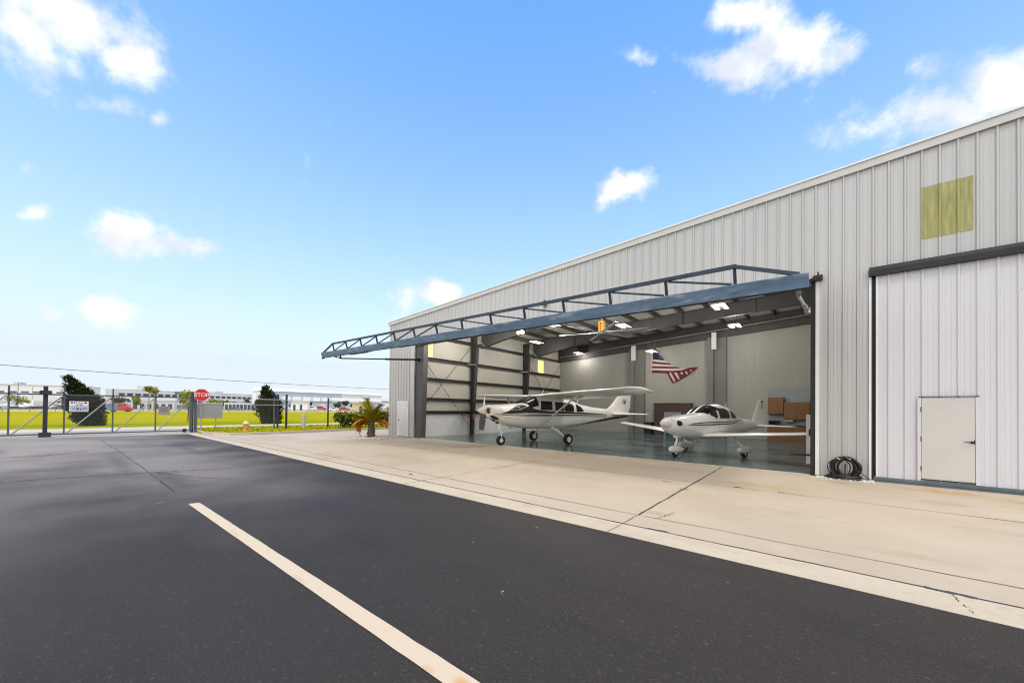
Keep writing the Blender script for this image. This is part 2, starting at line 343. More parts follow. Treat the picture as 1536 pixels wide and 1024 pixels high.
struct('concrete_apron', MB().prism([(-31.0, 5.746), (45, 5.746), (45, 13.92), (-22.0, 13.92), (-22.0, 40)]+[(x+.02, y) for x, y in KL[:1:-1]], -.3, .002), M_CONC)
# lawn strip behind the kerb
LAWN = KL+[(-39.3, 40), (-38.75, 9), (-39.0, 6.6)]
struct('lawn', MB().prism([(x-.14, y) for x, y in KL]+LAWN[len(KL):], -.2, .06), M_FIELD)
kb = MB()
for i in range(len(KL)-1):
    a, b = Vector((*KL[i], 0)), Vector((*KL[i+1], 0)); t = (b-a).normalized(); n = Vector((-t.y, t.x, 0))*.16
    if i == 0: pa = a+n; qa = a
    if i+2 < len(KL):
        t2 = (Vector((*KL[i+2], 0))-b).normalized(); nb = ((n.normalized()+Vector((-t2.y, t2.x, 0))).normalized())*.16
    else: nb = n
    h = .11; z = Vector((0, 0, h))
    kb.hexa([qa-z, b-z, b+nb-z, pa-z], [qa+z, b+z, b+nb+z, pa+z]); qa, pa = b, b+nb
struct('kerb', kb, M_CONC2)
gt = MB(); pv = None  # dark sheet standing in for the shaded face of the kerb
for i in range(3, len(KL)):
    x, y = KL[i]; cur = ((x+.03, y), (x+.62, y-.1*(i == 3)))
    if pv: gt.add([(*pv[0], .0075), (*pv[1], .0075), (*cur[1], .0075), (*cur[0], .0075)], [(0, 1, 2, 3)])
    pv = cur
struct('kerb_shade_strip', gt, layered('kerb_shade_tone', (.26, .23, .20), [(1.5, 6, .45, .7, (.17, .15, .13), .8, one)], rough=.9, spec=.1))
gr = MB(); rg = random.Random(3)
for _ in range(5200):
    x = rg.uniform(-38.6, -28.8); y = rg.uniform(6.4, 24)
    kx = None
    for i in range(len(KL)-1):
        if KL[i][1] <= y <= KL[i+1][1]:
            kx = KL[i][0]+(KL[i+1][0]-KL[i][0])*(y-KL[i][1])/(KL[i+1][1]-KL[i][1]+1e-6)
    if kx is None or x > kx-.3: continue
    h = rg.uniform(.03, .10); a = rg.random()*6.28; w = .03
    gr.add([(x-w*math.cos(a), y-w*math.sin(a), .05), (x+w*math.cos(a), y+w*math.sin(a), .05), (x+rg.gauss(0, .03), y+rg.gauss(0, .03), .06+h)], [(0, 1, 2)])
tag(gr.build('grass', M_GRASS), 'short yellow green grass on the strip between kerb and road', 'grass', kind='stuff')
# joints, cracks, stripe: sheets a few millimetres proud
jm = MB(); jb = MB(); jc = MB(); rj = random.Random(5)
def wob(mb, p0, p1, w, z0, z1, n=60, amp=.006, gap=.0):
    p0, p1 = Vector(p0), Vector(p1); t = (p1-p0).normalized(); nn = Vector((-t.y, t.x)); prev = None
    for i in range(n+1):
        c = p0+(p1-p0)*(i/n)+nn*rj.gauss(0, amp); ww = w*rj.uniform(.55, 1.25)/2
        cur = (c-nn*ww, c+nn*ww)
        if prev and rj.random() > gap:
            mb.add([(*prev[0], z1), (*cur[0], z1), (*cur[1], z1), (*prev[1], z1)], [(0, 1, 2, 3)])
        prev = cur
wob(jm, (-30.5, 5.745), (40, 5.745), .03, 0, .0085, 320, .004)
wob(jb, (-27, 6.4), (40, 6.38), .022, 0, .0065, 160, .006, .06)
wob(jc, (-17, 10.3), (40, 10.35), .018, 0, .0065, 150, .005, .05)
for xx in (-2.44, -7.66, -12.9, 6.5, 12):
    wob(jc, (xx, 6.4), (xx-.05, 13.9), .034 if xx == -2.44 else .016, 0, .0068, 40, .004, .0 if xx == -2.44 else .12)
    wob(jb, (xx, 5.2), (xx, 6.4), .02, 0, .0068, 8, .003)
for x, y, w, l in ((-1.9, 5.755, .06, .3), (-3.05, 9.9, .05, .22), (-1.55, 10.33, .06, .16), (-.7, 10.34, .04, .12), (-2.44, 9.2, .06, .2), (-2.42, 8.0, .04, .08), (1.0, 5.75, .055, .35), (-8.6, 6.1, .05, .2)):
    wob(jm, (x-l/2, y), (x+l/2, y), w, 0, .0095, 6, .01)
wob(jc, (-2.0, 6.95), (-2.15, 6.35), .014, 0, .0066, 14, .02)
wob(jc, (1.0, 5.7), (1.06, 5.3), .008, 0, .0075, 14, .008, .3)
struct('expansion_joint', jm, M_JOINT); struct('stained_joint', jb, M_JOINTB); struct('concrete_crack', jc, M_CRACK)
ln = MB(); pv = None
for i in range(121):
    x = -8.95+i*.125; a = 1.515+.0158*(x+8.95)+rj.gauss(0, .0011); b = a+.158+rj.gauss(0, .0011)
    if i == 0: a0 = (x-.03, a); b0 = (x+.03, b)
    cur = ((x, a), (x+.04, b))
    if pv: ln.add([(*pv[0], .004), (*cur[0], .004), (*cur[1], .004), (*pv[1], .004)], [(0, 1, 2, 3)])
    pv = cur
struct('painted_line', ln, M_PAINT)
sc_m = MB()   # pale scrapes on the asphalt
for px0, py0, px1, py1 in ((196, 762, 214, 758), (228, 757, 250, 752), (756, 886, 752, 891), (803, 790, 809, 792), (305, 687, 310, 686), (709, 814, 711, 813), (232, 703, 252, 702), (1090, 873, 1093, 874)):
    d0 = ray(px0, py0); d1 = ray(px1, py1); g0 = d0*(-CAM_H/d0.z); g1 = d1*(-CAM_H/d1.z)
    wob(sc_m, g0.xy, g1.xy, .015 if py0 > 740 else .05, 0, .004, 8, .012, .25)
sm = MB()
def gpt(px, py):
    d = ray(px, py); g = d*(-CAM_H/d.z); return g.xy
for pts, w_ in (([(-60, 727), (90, 717), (230, 708), (330, 703)], .07), ([(150, 659), (178, 676), (205, 695), (262, 738)], .03), ([(330, 703), (420, 694), (520, 684)], .035), ([(-80, 690), (60, 684), (130, 676)], .07), ([(230, 708), (300, 716), (420, 722)], .03)):
    for p_, q_ in zip(pts[:-1], pts[1:]): wob(sm, gpt(*p_), gpt(*q_), w_, 0, .003, 24, .012, .18)
struct('asphalt_seam', sm, mat('tar_seam', (.10, .086, .077), .9, 0, .4, 3, spec=.0))
struct('asphalt_scrape', sc_m, mat('pale_scrape', (.42, .42, .42), .8, 0, .2, 20))

# ------------------------------------------------------------------ hangar
YW = 13.86
def roof(x): return 7.25+(x+22)/19.5 if x < 20 else 7.25+42/19.5-(x-20)/19.5     # lower edge of the rake trim
HG = thing('hangar', 'large pale grey ribbed metal aircraft hangar with one tall door raised and another closed', 'hangar', (-9.5, YW, 0))
def ribcols(x0, x1, pitch=.2985, x_ref=1.359, hgt=.032):
    """x, outward offset columns of a ribbed sheet"""
    c = []; k0 = math.floor((x0-x_ref)/pitch)-1; k1 = math.ceil((x1-x_ref)/pitch)+1
    for k in range(k0, k1+1):
        xr = x_ref+k*pitch
        for dx, o in ((-.036, 0), (-.016, hgt), (.016, hgt), (.036, 0), (.085, 0), (.095, .005), (.110, .005), (.120, 0), (.178, 0), (.188, .005), (.203, .005), (.213, 0)):
            if x0+1e-4 < xr+dx < x1-1e-4: c.append((xr+dx, o))
    return [(x0, 0)]+c+[(x1, 0)]
M_SCREW = mat('screw_grey', (.25, .25, .25), .5, .5, .1, 5)
def ribwall(name, x0, x1, zb, zt, mat_, parent, y=YW, sgn=-1, x_ref=1.359, pitch=.2985, hgt=.034, screws=False):
    cs = ribcols(x0, x1, pitch, x_ref, hgt); b = MB(); vs = []
    fb = zb if callable(zb) else (lambda x: zb); ft = zt if callable(zt) else (lambda x: zt)
    for x, o in cs: vs += [(x, y+sgn*o, fb(x)), (x, y+sgn*o, ft(x))]
    b.add(vs, [(2*i, 2*i+2, 2*i+3, 2*i+1) for i in range(len(cs)-1)])
    b.add([(x0, y+.02, fb(x0)), (x1, y+.02, fb(x1)), (x1, y+.02, ft(x1)), (x0, y+.02, ft(x0))], [(3, 2, 1, 0)])
    if screws:
        for k in range(math.floor((x0-x_ref)/pitch)+1, math.ceil((x1-x_ref)/pitch)):
            x = x_ref+k*pitch
            if x > 6: break
            for z in (.4, 1.6, 2.8, 4.0, 5.1, 5.75, 6.2, 7.3):
                if fb(x)+.05 < z < ft(x)-.3: b.box(x+.024, x+.034, y-.02, y-.008, z-.005, z+.005, 1)
    return b.build(name, [mat_, M_SCREW], parent, world=True)
XJ0, XJ1 = -19.26, -.14      # hangar door opening
ZH = 5.62
ribwall('front_wall', -21.98, XJ0-.3, .02, lambda x: roof(x)+.1, M_WALL, HG, screws=True)
ribwall('front_wall', XJ0-.3, XJ1+.08, ZH, lambda x: roof(x)+.1, M_WALL, HG, screws=True)
ribwall('front_wall', XJ1+.08, 1.0, .03, lambda x: roof(x)+.1, M_WALL, HG, screws=True)
ribwall('front_wall', 1.0, 20.2, 5.52, lambda x: roof(x)+.1, M_WALL, HG, screws=True)
ribwall('front_wall', 20.2, 62, .02, lambda x: roof(x)+.1, M_WALL, HG, screws=True)
# rake trim, gutter edge, corner trim
def rake(x0, x1):
    b = MB(); z0, z1 = roof(x0), roof(x1)
    b.hexa([(x0, YW-.07, z0), (x1, YW-.07, z1), (x1, YW+.05, z1), (x0, YW+.05, z0)], [(x0, YW-.07, z0+.2), (x1, YW-.07, z1+.2), (x1, YW+.05, z1+.2), (x0, YW+.05, z0+.2)])
    b.hexa([(x0, YW-.10, z0+.2), (x1, YW-.10, z1+.2), (x1, YW+.3, z1+.2), (x0, YW+.3, z0+.2)], [(x0, YW-.10, z0+.245), (x1, YW-.10, z1+.245), (x1, YW+.3, z1+.245), (x0, YW+.3, z0+.245)], 1)
    return b
rk = rake(-22.18, 20); r2 = rake(20, 62.1); rk.add(r2.v, r2.f); rk.m = [1 if i % 12 >= 6 else 0 for i in range(len(rk.f))]
rk.build('rake_trim', [M_TRIM, M_WTRIM], HG, world=True)
b = MB()
b.box(-22.02, -21.9, YW-.045, YW+.1, .02, roof(-22)+.02)
b.build('corner_trim', M_TRIM, HG, world=True)
# roof: outer sheet and insulated underside
b = MB()
for x0, x1 in ((-22.16, 20), (20, 62)):
    z0, z1 = roof(x0)+.10, roof(x1)+.10
    b.hexa([(x0, YW+.06, z0), (x1, YW+.06, z1), (x1, 40, z1), (x0, 40, z0)], [(x0, YW+.06, z0+.13), (x1, YW+.06, z1+.13), (x1, 40, z1+.13), (x0, 40, z0+.13)])
b.build('roof', M_ROOF, HG, world=True)
b = MB(); x0, x1 = -21.9, 1.4
b.hexa([(x0, YW+.08, roof(x0)+.05), (x1, YW+.08, roof(x1)+.05), (x1, 30.2, roof(x1)+.05), (x0, 30.2, roof(x0)+.05)], [(x0, YW+.08, roof(x0)+.09), (x1, YW+.08, roof(x1)+.09), (x1, 30.2, roof(x1)+.09), (x0, 30.2, roof(x0)+.09)])
b.build('ceiling_lining', M_ROOFU, HG, world=True)
# outer walls that close the shell
b = MB(); b.box(-21.98, -21.93, YW+.1, 40, 0, roof(-22)+.05); b.box(-21.98, 62, 40.0, 40.06, 0, 7.2); b.box(61.9, 62, YW+.05, 40, 0, 7.2)
b.build('outer_wall', M_WALL, HG, world=True)
# interior
XL = -19.05; YB = 30.0
b = MB(); b.box(XL-.08, XL, 14.2, YB, 1.6, roof(XL)); b.build('side_wall', M_LINER, HG, world=True)
b = MB()
for k in range(8): b.box(XL-.08, XL+.012, 14.2, YB, .05+k*.19, .05+k*.19+.165)
b.box(XL-.08, XL+.002, 14.2, YB, 0, 1.6); b.build('wainscot', M_WHITEP, HG, world=True)
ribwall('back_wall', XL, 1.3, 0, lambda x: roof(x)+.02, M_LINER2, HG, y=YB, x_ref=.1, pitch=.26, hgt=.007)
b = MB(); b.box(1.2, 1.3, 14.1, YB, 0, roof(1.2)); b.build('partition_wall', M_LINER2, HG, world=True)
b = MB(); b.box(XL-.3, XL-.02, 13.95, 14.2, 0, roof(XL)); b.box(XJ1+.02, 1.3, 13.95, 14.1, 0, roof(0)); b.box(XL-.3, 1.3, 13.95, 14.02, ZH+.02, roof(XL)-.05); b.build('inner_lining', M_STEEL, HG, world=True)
for z in (6.32, 4.9, 3.62, 2.37, 1.55):
    b = MB(); b.box(XL+.014, XL+.16, 14.3, YB-.05, z-.09, z-.07); b.box(XL+.014, XL+.03, 14.3, YB-.05, z-.07, z+.09); b.box(XL+.014, XL+.16, 14.3, YB-.05, z+.09, z+.11)
    b.build('girt', M_STEEL, HG, world=True)
RB = [(-18.0, 5.95), (-17.6, 6.02), (-15.5, 6.4), (-12.1, 6.86), (-7.5, 7.15), (-.3, 7.42), (1.2, 7.5)]
for yf in (18.35, 24.35):
    b = MB()
    xi = lambda z: -18.76+.42*z/6.1
    for zz0, zz1 in ((0, 6.05),):
        b.hexa([(XL+.02, yf-.012, 0), (xi(0)-.02, yf-.012, 0), (xi(0)-.02, yf+.012, 0), (XL+.02, yf+.012, 0)], [(XL+.02, yf-.012, 7.2), (xi(6.05)-.02, yf-.012, 7.2), (xi(6.05)-.02, yf+.012, 7.2), (XL+.02, yf+.012, 7.2)])
        b.hexa([(xi(0)-.02, yf-.13, 0), (xi(0), yf-.13, 0), (xi(0), yf+.13, 0), (xi(0)-.02, yf+.13, 0)], [(xi(6.05)-.02, yf-.13, 6.05), (xi(6.05), yf-.13, 6.05), (xi(6.05), yf+.13, 6.05), (xi(6.05)-.02, yf+.13, 6.05)])
        b.box(XL+.17, XL+.19, yf-.13, yf+.13, 0, 7.15)
    b.build('column', M_STEEL, HG, world=True)
    b = MB()
    for (xa, za), (xb, zb) in zip(RB[:-1], RB[1:]):
        ta, tb = roof(xa)-.17, roof(xb)-.17
        b.hexa([(xa, yf-.012, za), (xb, yf-.012, zb), (xb, yf+.012, zb), (xa, yf+.012, za)], [(xa, yf-.012, ta), (xb, yf-.012, tb), (xb, yf+.012, tb), (xa, yf+.012, ta)])
        b.hexa([(xa, yf-.12, za-.02), (xb, yf-.12, zb-.02), (xb, yf+.12, zb-.02), (xa, yf+.12, za-.02)], [(xa, yf-.12, za), (xb, yf-.12, zb), (xb, yf+.12, zb), (xa, yf+.12, za)])
        b.hexa([(xa, yf-.12, ta), (xb, yf-.12, tb), (xb, yf+.12, tb), (xa, yf+.12, ta)], [(xa, yf-.12, ta+.02), (xb, yf-.12, tb+.02), (xb, yf+.12, tb+.02), (xa, yf+.12, ta+.02)])
    for xs in (-17.5, -14.2, -10.4, -6.6, -2.8):
        zb = next(za+(zb_-za)*(xs-xa)/(xb-xa) for (xa, za), (xb, zb_) in zip(RB[:-1], RB[1:]) if xa <= xs <= xb)
        b.box(xs-.006, xs+.006, yf-.11, yf+.11, zb, roof(xs)-.18)
    b.build('rafter', M_STEEL, HG, world=True)
    b = MB(); b.bar((-18.0, yf-.2, 6.55), (-17.45, yf-.3, 6.0), .05, .05); b.build('knee_brace', M_GALV, HG, world=True)
    b = MB(); b.bar((XL+.2, yf-.55, 4.86), (-18.4, yf-.14, 4.86), .05, .05); b.build('flange_brace', M_GALV, HG, world=True)
b = MB()
for (xa, za), (xb, zb) in zip([(-19, 6.25)], [(1.2, 7.47)]):
    b.hexa([(xa, 29.68, za), (xb, 29.68, zb), (xb, 29.92, zb), (xa, 29.92, za)], [(xa, 29.68, roof(xa)), (xb, 29.68, roof(xb)), (xb, 29.92, roof(xb)), (xa, 29.92, roof(xa))])
b.build('end_rafter', mat('brown_primer', (.075, .062, .058), .6, .1, .2, 2), HG, world=True)
for k in range(14):
    x = -18.3+k*1.45
    b = MB(); z = roof(x)
    b.box(x-.012, x+.012, YW+.2, 29.67, z-.15, z+.05); b.box(x-.09, x-.012, YW+.2, 29.67, z-.15, z-.13); b.box(x+.012, x+.09, YW+.2, 29.67, z+.03, z+.048)
    b.build('purlin', M_PURL, HG, world=True)
def rod(p0, p1, nm='cross_brace', r=.016, mt=M_STEEL):
    b = MB(); b.tube([p0, p1], r, 6); return b.build(nm, mt, HG, world=True)
xr = XL+.2
rod((xr, 14.25, 4.74), (xr, 18.2, .5)); rod((xr+.04, 14.2, 1.85), (xr+.04, 18.2, 6.15))
rod((xr, 24.6, 5.9), (xr, 29.6, .8)); rod((xr+.04, 24.6, .8), (xr+.04, 29.6, 5.9))
rod((-18.4, 29.0, 6.58), (1.0, 29.0, 7.9), 'sprinkler_pipe', .04, M_GALV)
b = MB()
for x0, x1 in ((-12.16, -10.94), (-6.37, -5.18)):
    b = MB(); b.box(x0, x0+.42, YB-.40, YB-.03, 0, roof(x0)-.95); b.box(x0+.42, x1, YB-.22, YB-.03, 0, roof(x0)-.95); b.build('pilaster', M_PILAS, HG, world=True)
for x0, x1, z0, z1 in ((-11.89, -11.55, 5.83, 7.02), (-6.03, -5.73, 6.2, 7.4)):
    b = MB(); b.box(x0, x1, YB-.62, YB-.42, z0, z1); b.build('end_plate', M_WHITEP, HG, world=True)
# daylit fibreglass panels in the side wall
for y0, y1, z0, z1 in ((14.25, 15.02, 5.04, 6.2), (26.47, 27.3, 4.98, 6.12)):
    b = MB(); b.box(XL-.01, XL+.012, y0, y1, z0, z1); b.build('skylight_panel', M_FIBLIT, HG, world=True)
# yellowed panel on the front
ribwall('skylight_panel', 1.93, 2.79, lambda x: 6.215, lambda x: 7.53, M_FIBRE, HG, y=YW-.006)
# end column and jambs
b = MB(); b.hexa([(XJ0, 13.9, 0), (-18.66, 13.9, 0), (-18.66, 14.25, 0), (XJ0, 14.25, 0)], [(XJ0, 13.9, 6.6), (-18.45, 13.9, 6.6), (-18.45, 14.25, 6.6), (XJ0, 14.25, 6.6)])
b.build('jamb_column', M_JAMB, HG, world=True)
b = MB(); b.box(XJ0-.34, XJ0-.0, YW-.05, YW+.035, .02, ZH); b.build('jamb_trim', M_TRIM, HG, world=True)
b = MB(); b.box(-.25, XJ1, YW-.04, YW+.5, .0, ZH+.05); b.box(-.27, .02, YW-.16, YW-.04, ZH-.04, ZH+.10); b.box(-.10, -.06, YW-.2, YW-.16, ZH, ZH+.18); b.build('jamb_column', M_BLACK, HG, world=True)
b = MB(); b.box(XJ1+.002, -.05, YW-.055, YW+.01, .03, ZH-.05); b.build('jamb_trim', M_WTRIM, HG, world=True)
b = MB(); b.box(XJ0, XJ1, YW-.03, YW+.05, ZH-.02, ZH+.1); b.build('door_header', M_BLACK, HG, world=True)
b = MB(); b.box(-.36, -.26, 14.5, 14.6, .25, 1.75); b.build('latch_post', M_WHITEP, HG, world=True)
b = MB(); b.box(-.75, -.2, 14.42, 14.48, .5, .55); b.build('latch_bar', M_BLACK, HG, world=True); b = MB(); b.box(-.3, -.24, 14.40, 14.49, 1.1, 1.3); b.build('latch_box', M_BLACK, HG, world=True)
# concrete threshold and floor
struct('hangar_floor', MB().prism([(XL-.05, 13.96), (1.25, 13.96), (1.25, 30.1), (XL-.05, 30.1)], -.2, .012), M_FLOOR)
struct('door_threshold', MB().prism([(XJ0, 13.922), (XJ1+.1, 13.922), (XJ1+.1, 13.958), (XJ0, 13.958)], -.2, .018), mat('pale_threshold', (.62, .60, .54), .8, 0, .15, 3))
struct('foundation_slab', MB().box(-21.98, 62, 13.84, 40, -.3, -.01), M_CONC2)

# small side door in the left wing of the front
sd = MB(); sd.box(-20.92, -19.92, YW-.045, YW-.01, .05, 2.16); sdo = sd.build('side_door', mat('door_grey_white', (.66, .67, .67), .45, 0, .05, 3), HG, world=True)
b = MB(); b.box(-21.0, -20.92, YW-.06, YW-.001, .03, 2.24); b.box(-19.92, -19.84, YW-.06, YW-.001, .03, 2.24); b.box(-20.92, -19.92, YW-.06, YW-.001, 2.165, 2.24); b.build('door_frame', M_WTRIM, sdo, world=True)
b = MB(); b.lathe([(.0, -.06), (.03, -.06), (.035, -.03), (.015, 0)], (-20.8, YW-.05, 1.05), 10, 'y'); b.build('handle', M_BLACK, sdo, world=True)
for z in (.3, 1.1, 1.9):
    b = MB(); b.box(-19.93, -19.90, YW-.07, YW-.06, z, z+.1); b.build('hinge', M_GALV, sdo, world=True)

# closed white hydraulic door on the right
CD = MB(); cs = ribcols(1.11, 20.0); vs = []
YD = YW-.03
for x, o in cs: vs += [(x, YD-o, .13), (x, YD-o, 5.5)]
skip = [(1.87, 2.85)]
for i in range(len(cs)-1):
    CD.add([vs[2*i], vs[2*i+2], vs[2*i+3], vs[2*i+1]], [(0, 1, 2, 3)])
CD.box(1.11, 20, YD+.005, YD+.12, .13, 5.5)
for k in range(16):
    x = 1.359+k*.2985
    for z in (.35, 1.55, 2.75, 3.75, 4.65):
        if not (1.85 < x < 2.9 and z < 2.3): CD.box(x+.024, x+.034, YD-.02, YD-.008, z-.005, z+.005, 1)
cd = CD.build('closed_door', [M_WDOOR, M_SCREW], HG, world=True); cd['label'] = 'closed white ribbed hydraulic door with a walk-through door in it'
b = MB(); b.box(1.04, 20.1, YD-.035, YD+.1, -.0, .055); b.box(1.06, 20.1, YD-.055, YD+.1, .055, .13); b.build('bottom_rail', M_RAIL, cd, world=True, bevel=.008)
b = MB(); b.box(.975, 20.2, YW-.15, YW-.035, 5.455, 5.60); b.hexa([(.975, YW-.15, 5.60), (20.2, YW-.15, 5.60), (20.2, YW-.034, 5.60), (.975, YW-.034, 5.60)], [(.975, YW-.13, 5.69), (20.2, YW-.13, 5.69), (20.2, YW-.034, 5.69), (.975, YW-.034, 5.69)]); b.build('top_header', M_BLACK, cd, world=True)
b = MB(); b.box(.975, 1.025, YW-.05, YW+.02, .03, 5.45); b.build('edge_trim', M_WTRIM, cd, world=True)
b = MB(); b.box(1.027, 1.105, YW+.03, YW+.08, .0, 5.45); b.box(1.03, 1.06, YW-.02, YW+.03, .0, 5.45); b.build('side_seal', M_BLACK, cd, world=True)
b = MB(); b.box(1.112, 1.15, YD-.02, YD-.002, .135, 5.45); b.build('edge_trim', M_WTRIM, cd, world=True)
b = MB(); b.box(1.93, 2.79, YD-.055, YD-.034, .185, 2.205); b.build('walk_door', layered('walk_door_paint', (.58, .57, .55), [(1.1, 4, .45, .7, (.53, .525, .515), .6, one), (1.8, 3, .60, .78, (.60, .47, .33), .28, (1, 1, .7))], rough=.45, bump=.01), cd, world=True, bevel=.003)
b = MB(); b.box(1.86, 1.922, YD-.06, YD-.033, .135, 2.22); b.box(2.798, 2.87, YD-.06, YD-.033, .135, 2.22); b.build('walk_door_frame', M_WDOOR, cd, world=True)
b = MB(); b.box(1.88, 2.86, YD-.072, YD-.033, 2.222, 2.24); b.build('drip_cap', M_BLACK, cd, world=True)
b = MB(); b.box(1.92, 2.80, YD-.075, YD-.056, .16, .182); b.build('door_sill', M_BLACK, cd, world=True)
for z in (.38, 1.12, 1.86):
    b = MB(); b.tube([(1.922, YD-.062, z), (1.922, YD-.062, z+.12)], .011, 8); b.build('hinge', M_RUST, cd, world=True)
b = MB(); b.lathe([(0, -.025), (.028, -.025), (.03, 0)], (2.745, YD-.056, 1.14), 14, 'y'); b.tube([(2.745, YD-.08, 1.14), (2.745, YD-.115, 1.14), (2.70, YD-.12, 1.142), (2.61, YD-.12, 1.148)], [.012, .012, .011, .007], 8); b.box(2.775, 2.79, YD-.060, YD-.055, 1.09, 1.2); b.build('lever_handle', M_BLACK, cd, world=True, smooth=True)
# raised hydraulic door
HYp, HZ = YW-.12, 5.66; EY = 8.07
def edge(x):
    t = (x+18.75)/18.6; return Vector((x, EY, 4.31+(4.03-4.31)*t))
def dvec(x): return (edge(x)-Vector((x, HYp, HZ))).normalized()
def nvec(x):
    d = dvec(x); return Vector((0, d.z, -d.y)).normalized()*(1 if -d.y > 0 else -1)
def dp(x, s, n):      # s metres back from the outer edge, n above the panel
    return edge(x)-dvec(x)*s+nvec(x)*n
b = MB()
X0, X1 = -18.75, -.20
def slab(b, x0, x1, s0, s1, n0, n1, mi=0):
    b.hexa([dp(x0, s0, n0), dp(x1, s0, n0), dp(x1, s1, n0), dp(x0, s1, n0)], [dp(x0, s0, n1), dp(x1, s0, n1), dp(x1, s1, n1), dp(x0, s1, n1)], mi)
slab(b, X0, X1, .12, 5.8, .02, .06)
hd = b.build('raised_door', M_LINER, HG, world=True); hd['label'] = 'raised hydraulic hangar door with blue steel edge beam and truss'
b = MB(); slab(b, X0-.05, X1+.03, 0, .14, -.10, .15); b.build('edge_beam', M_BLUE, hd, world=True, bevel=.01)
b = MB(); slab(b, X0-.06, X0+.12, -.02, .05, -.16, -.10); slab(b, X0-.05, X1, .02, .10, -.125, -.102); b.build('rubber_seal', M_BLACK, hd, world=True)
for s in (1.5, 3.0, 4.5):
    b = MB(); slab(b, X0, X1, s, s+.08, -.06, .018); b.build('cross_rail', M_TRUSS, hd, world=True)
XT = [-17.55+k*1.253 for k in range(14)]
CH = .47
b = MB()
for xa, xb in zip(XT[:-1], XT[1:]): b.bar(dp(xa-(.03 if xa == XT[0] else 0), .07, CH), dp(xb+(.03 if xb == XT[-1] else 0), .07, CH), .07, .07)
b.build('truss_chord', M_TRUSS, hd, world=True)
for x in XT:
    b = MB(); b.bar(dp(x, .07, .15), dp(x, .07, CH-.035), .05, .05, up=(1, 0, 0)); b.build('truss_post', M_TRUSS, hd, world=True)
for i in range(13):
    b = MB()
    if i < 6: b.bar(dp(XT[i]+.09, .07, .16), dp(XT[i+1]-.05, .07, CH-.05), .036, .036)
    else: b.bar(dp(XT[i]+.05, .07, CH-.05), dp(XT[i+1]-.06, .07, .16), .036, .036)
    b.build('truss_diagonal', M_TRUSS, hd, world=True)
for xa, xb in ((XT[0], X0+.08), (XT[-1], X1-.1)):
    b = MB(); b.bar(dp(xa, .07, CH), dp(xb, .07, .14), .06, .06); b.build('truss_diagonal', M_TRUSS, hd, world=True)
b = MB(); slab(b, -16.1, -14.7, .05, .12, -.16, -.127); slab(b, -14.72, -14.45, .0, .14, -.14, -.127); b.build('door_bracket', M_BLACK, hd, world=True)
for sx, jx, dx, nm in ((0, -18.95, -18.45, M_BLACK), (1, -.32, -.34, M_CHROME)):
    a = Vector((jx, 13.75, 4.76)); e = dp(dx, .75, -.24); mid = a+(e-a)*.46
    b = MB(); b.tube([a, mid], .055, 12); b.tube([mid, e], .032, 10)
    b.bar(e, dp(dx, .75, -.05), .06, .08); b.bar(e, dp(dx, .35, -.06), .05, .04); b.box(jx-.07, jx+.07, 13.74, 13.9, 4.68, 4.84)
    b.build('hydraulic_cylinder', nm, hd, world=True, smooth=True)
b = MB(); b.box(-9.66, -9.50, YW-.12, YW-.034, 6.50, 6.58); b.hexa([(-9.68, YW-.19, 6.44), (-9.48, YW-.19, 6.44), (-9.48, YW-.034, 6.50), (-9.68, YW-.034, 6.50)], [(-9.64, YW-.14, 6.50), (-9.52, YW-.14, 6.50), (-9.52, YW-.036, 6.54), (-9.64, YW-.036, 6.54)]); b.tube([(-9.58, YW-.1, 6.56), (-9.58, YW-.1, 6.70)], .05, 8)
b.build('wall_lamp', M_SIGNB, HG, world=True)

# ------------------------------------------------------------------ things inside the hangar
LIGHTS = [(-16.3, 22.5, 6.80, 'twin tube ceiling light nearest the left wall of the hangar'), (-16.4, 29.0, 6.80, 'twin tube ceiling light in the back left corner of the hangar'),
          (-9.2, 21.6, 6.90, 'twin tube ceiling light beside the orange fan motor'), (-9.55, 27.5, 6.14, 'twin tube ceiling light right above the folded flag'),
          (-3.85, 20.6, 6.95, 'largest twin tube ceiling light just under the blue door beam'), (-4.05, 26.0, 7.0, 'twin tube ceiling light over the low wing aircraft near the sprinkler pipe'),
          (-16.2, 16.0, 6.85, 'unseen twin tube ceiling light in the front bay nearest the left wall, behind the door beam'), (-10.0, 16.0, 6.95, 'unseen middle twin tube ceiling light in the front bay behind the door beam'), (-4.0, 16.0, 7.1, 'unseen right hand twin tube ceiling light in the front bay behind the door beam'),
          (-12.0, 18.0, 6.72, 'dim twin tube ceiling light half hidden at the front rafter')]
lamp = bpy.data.lights.new('ceiling_tube', 'POINT'); lamp.shadow_soft_size = .3; lamp.energy = 75; lamp.color = (1, .96, .91)
proto = None
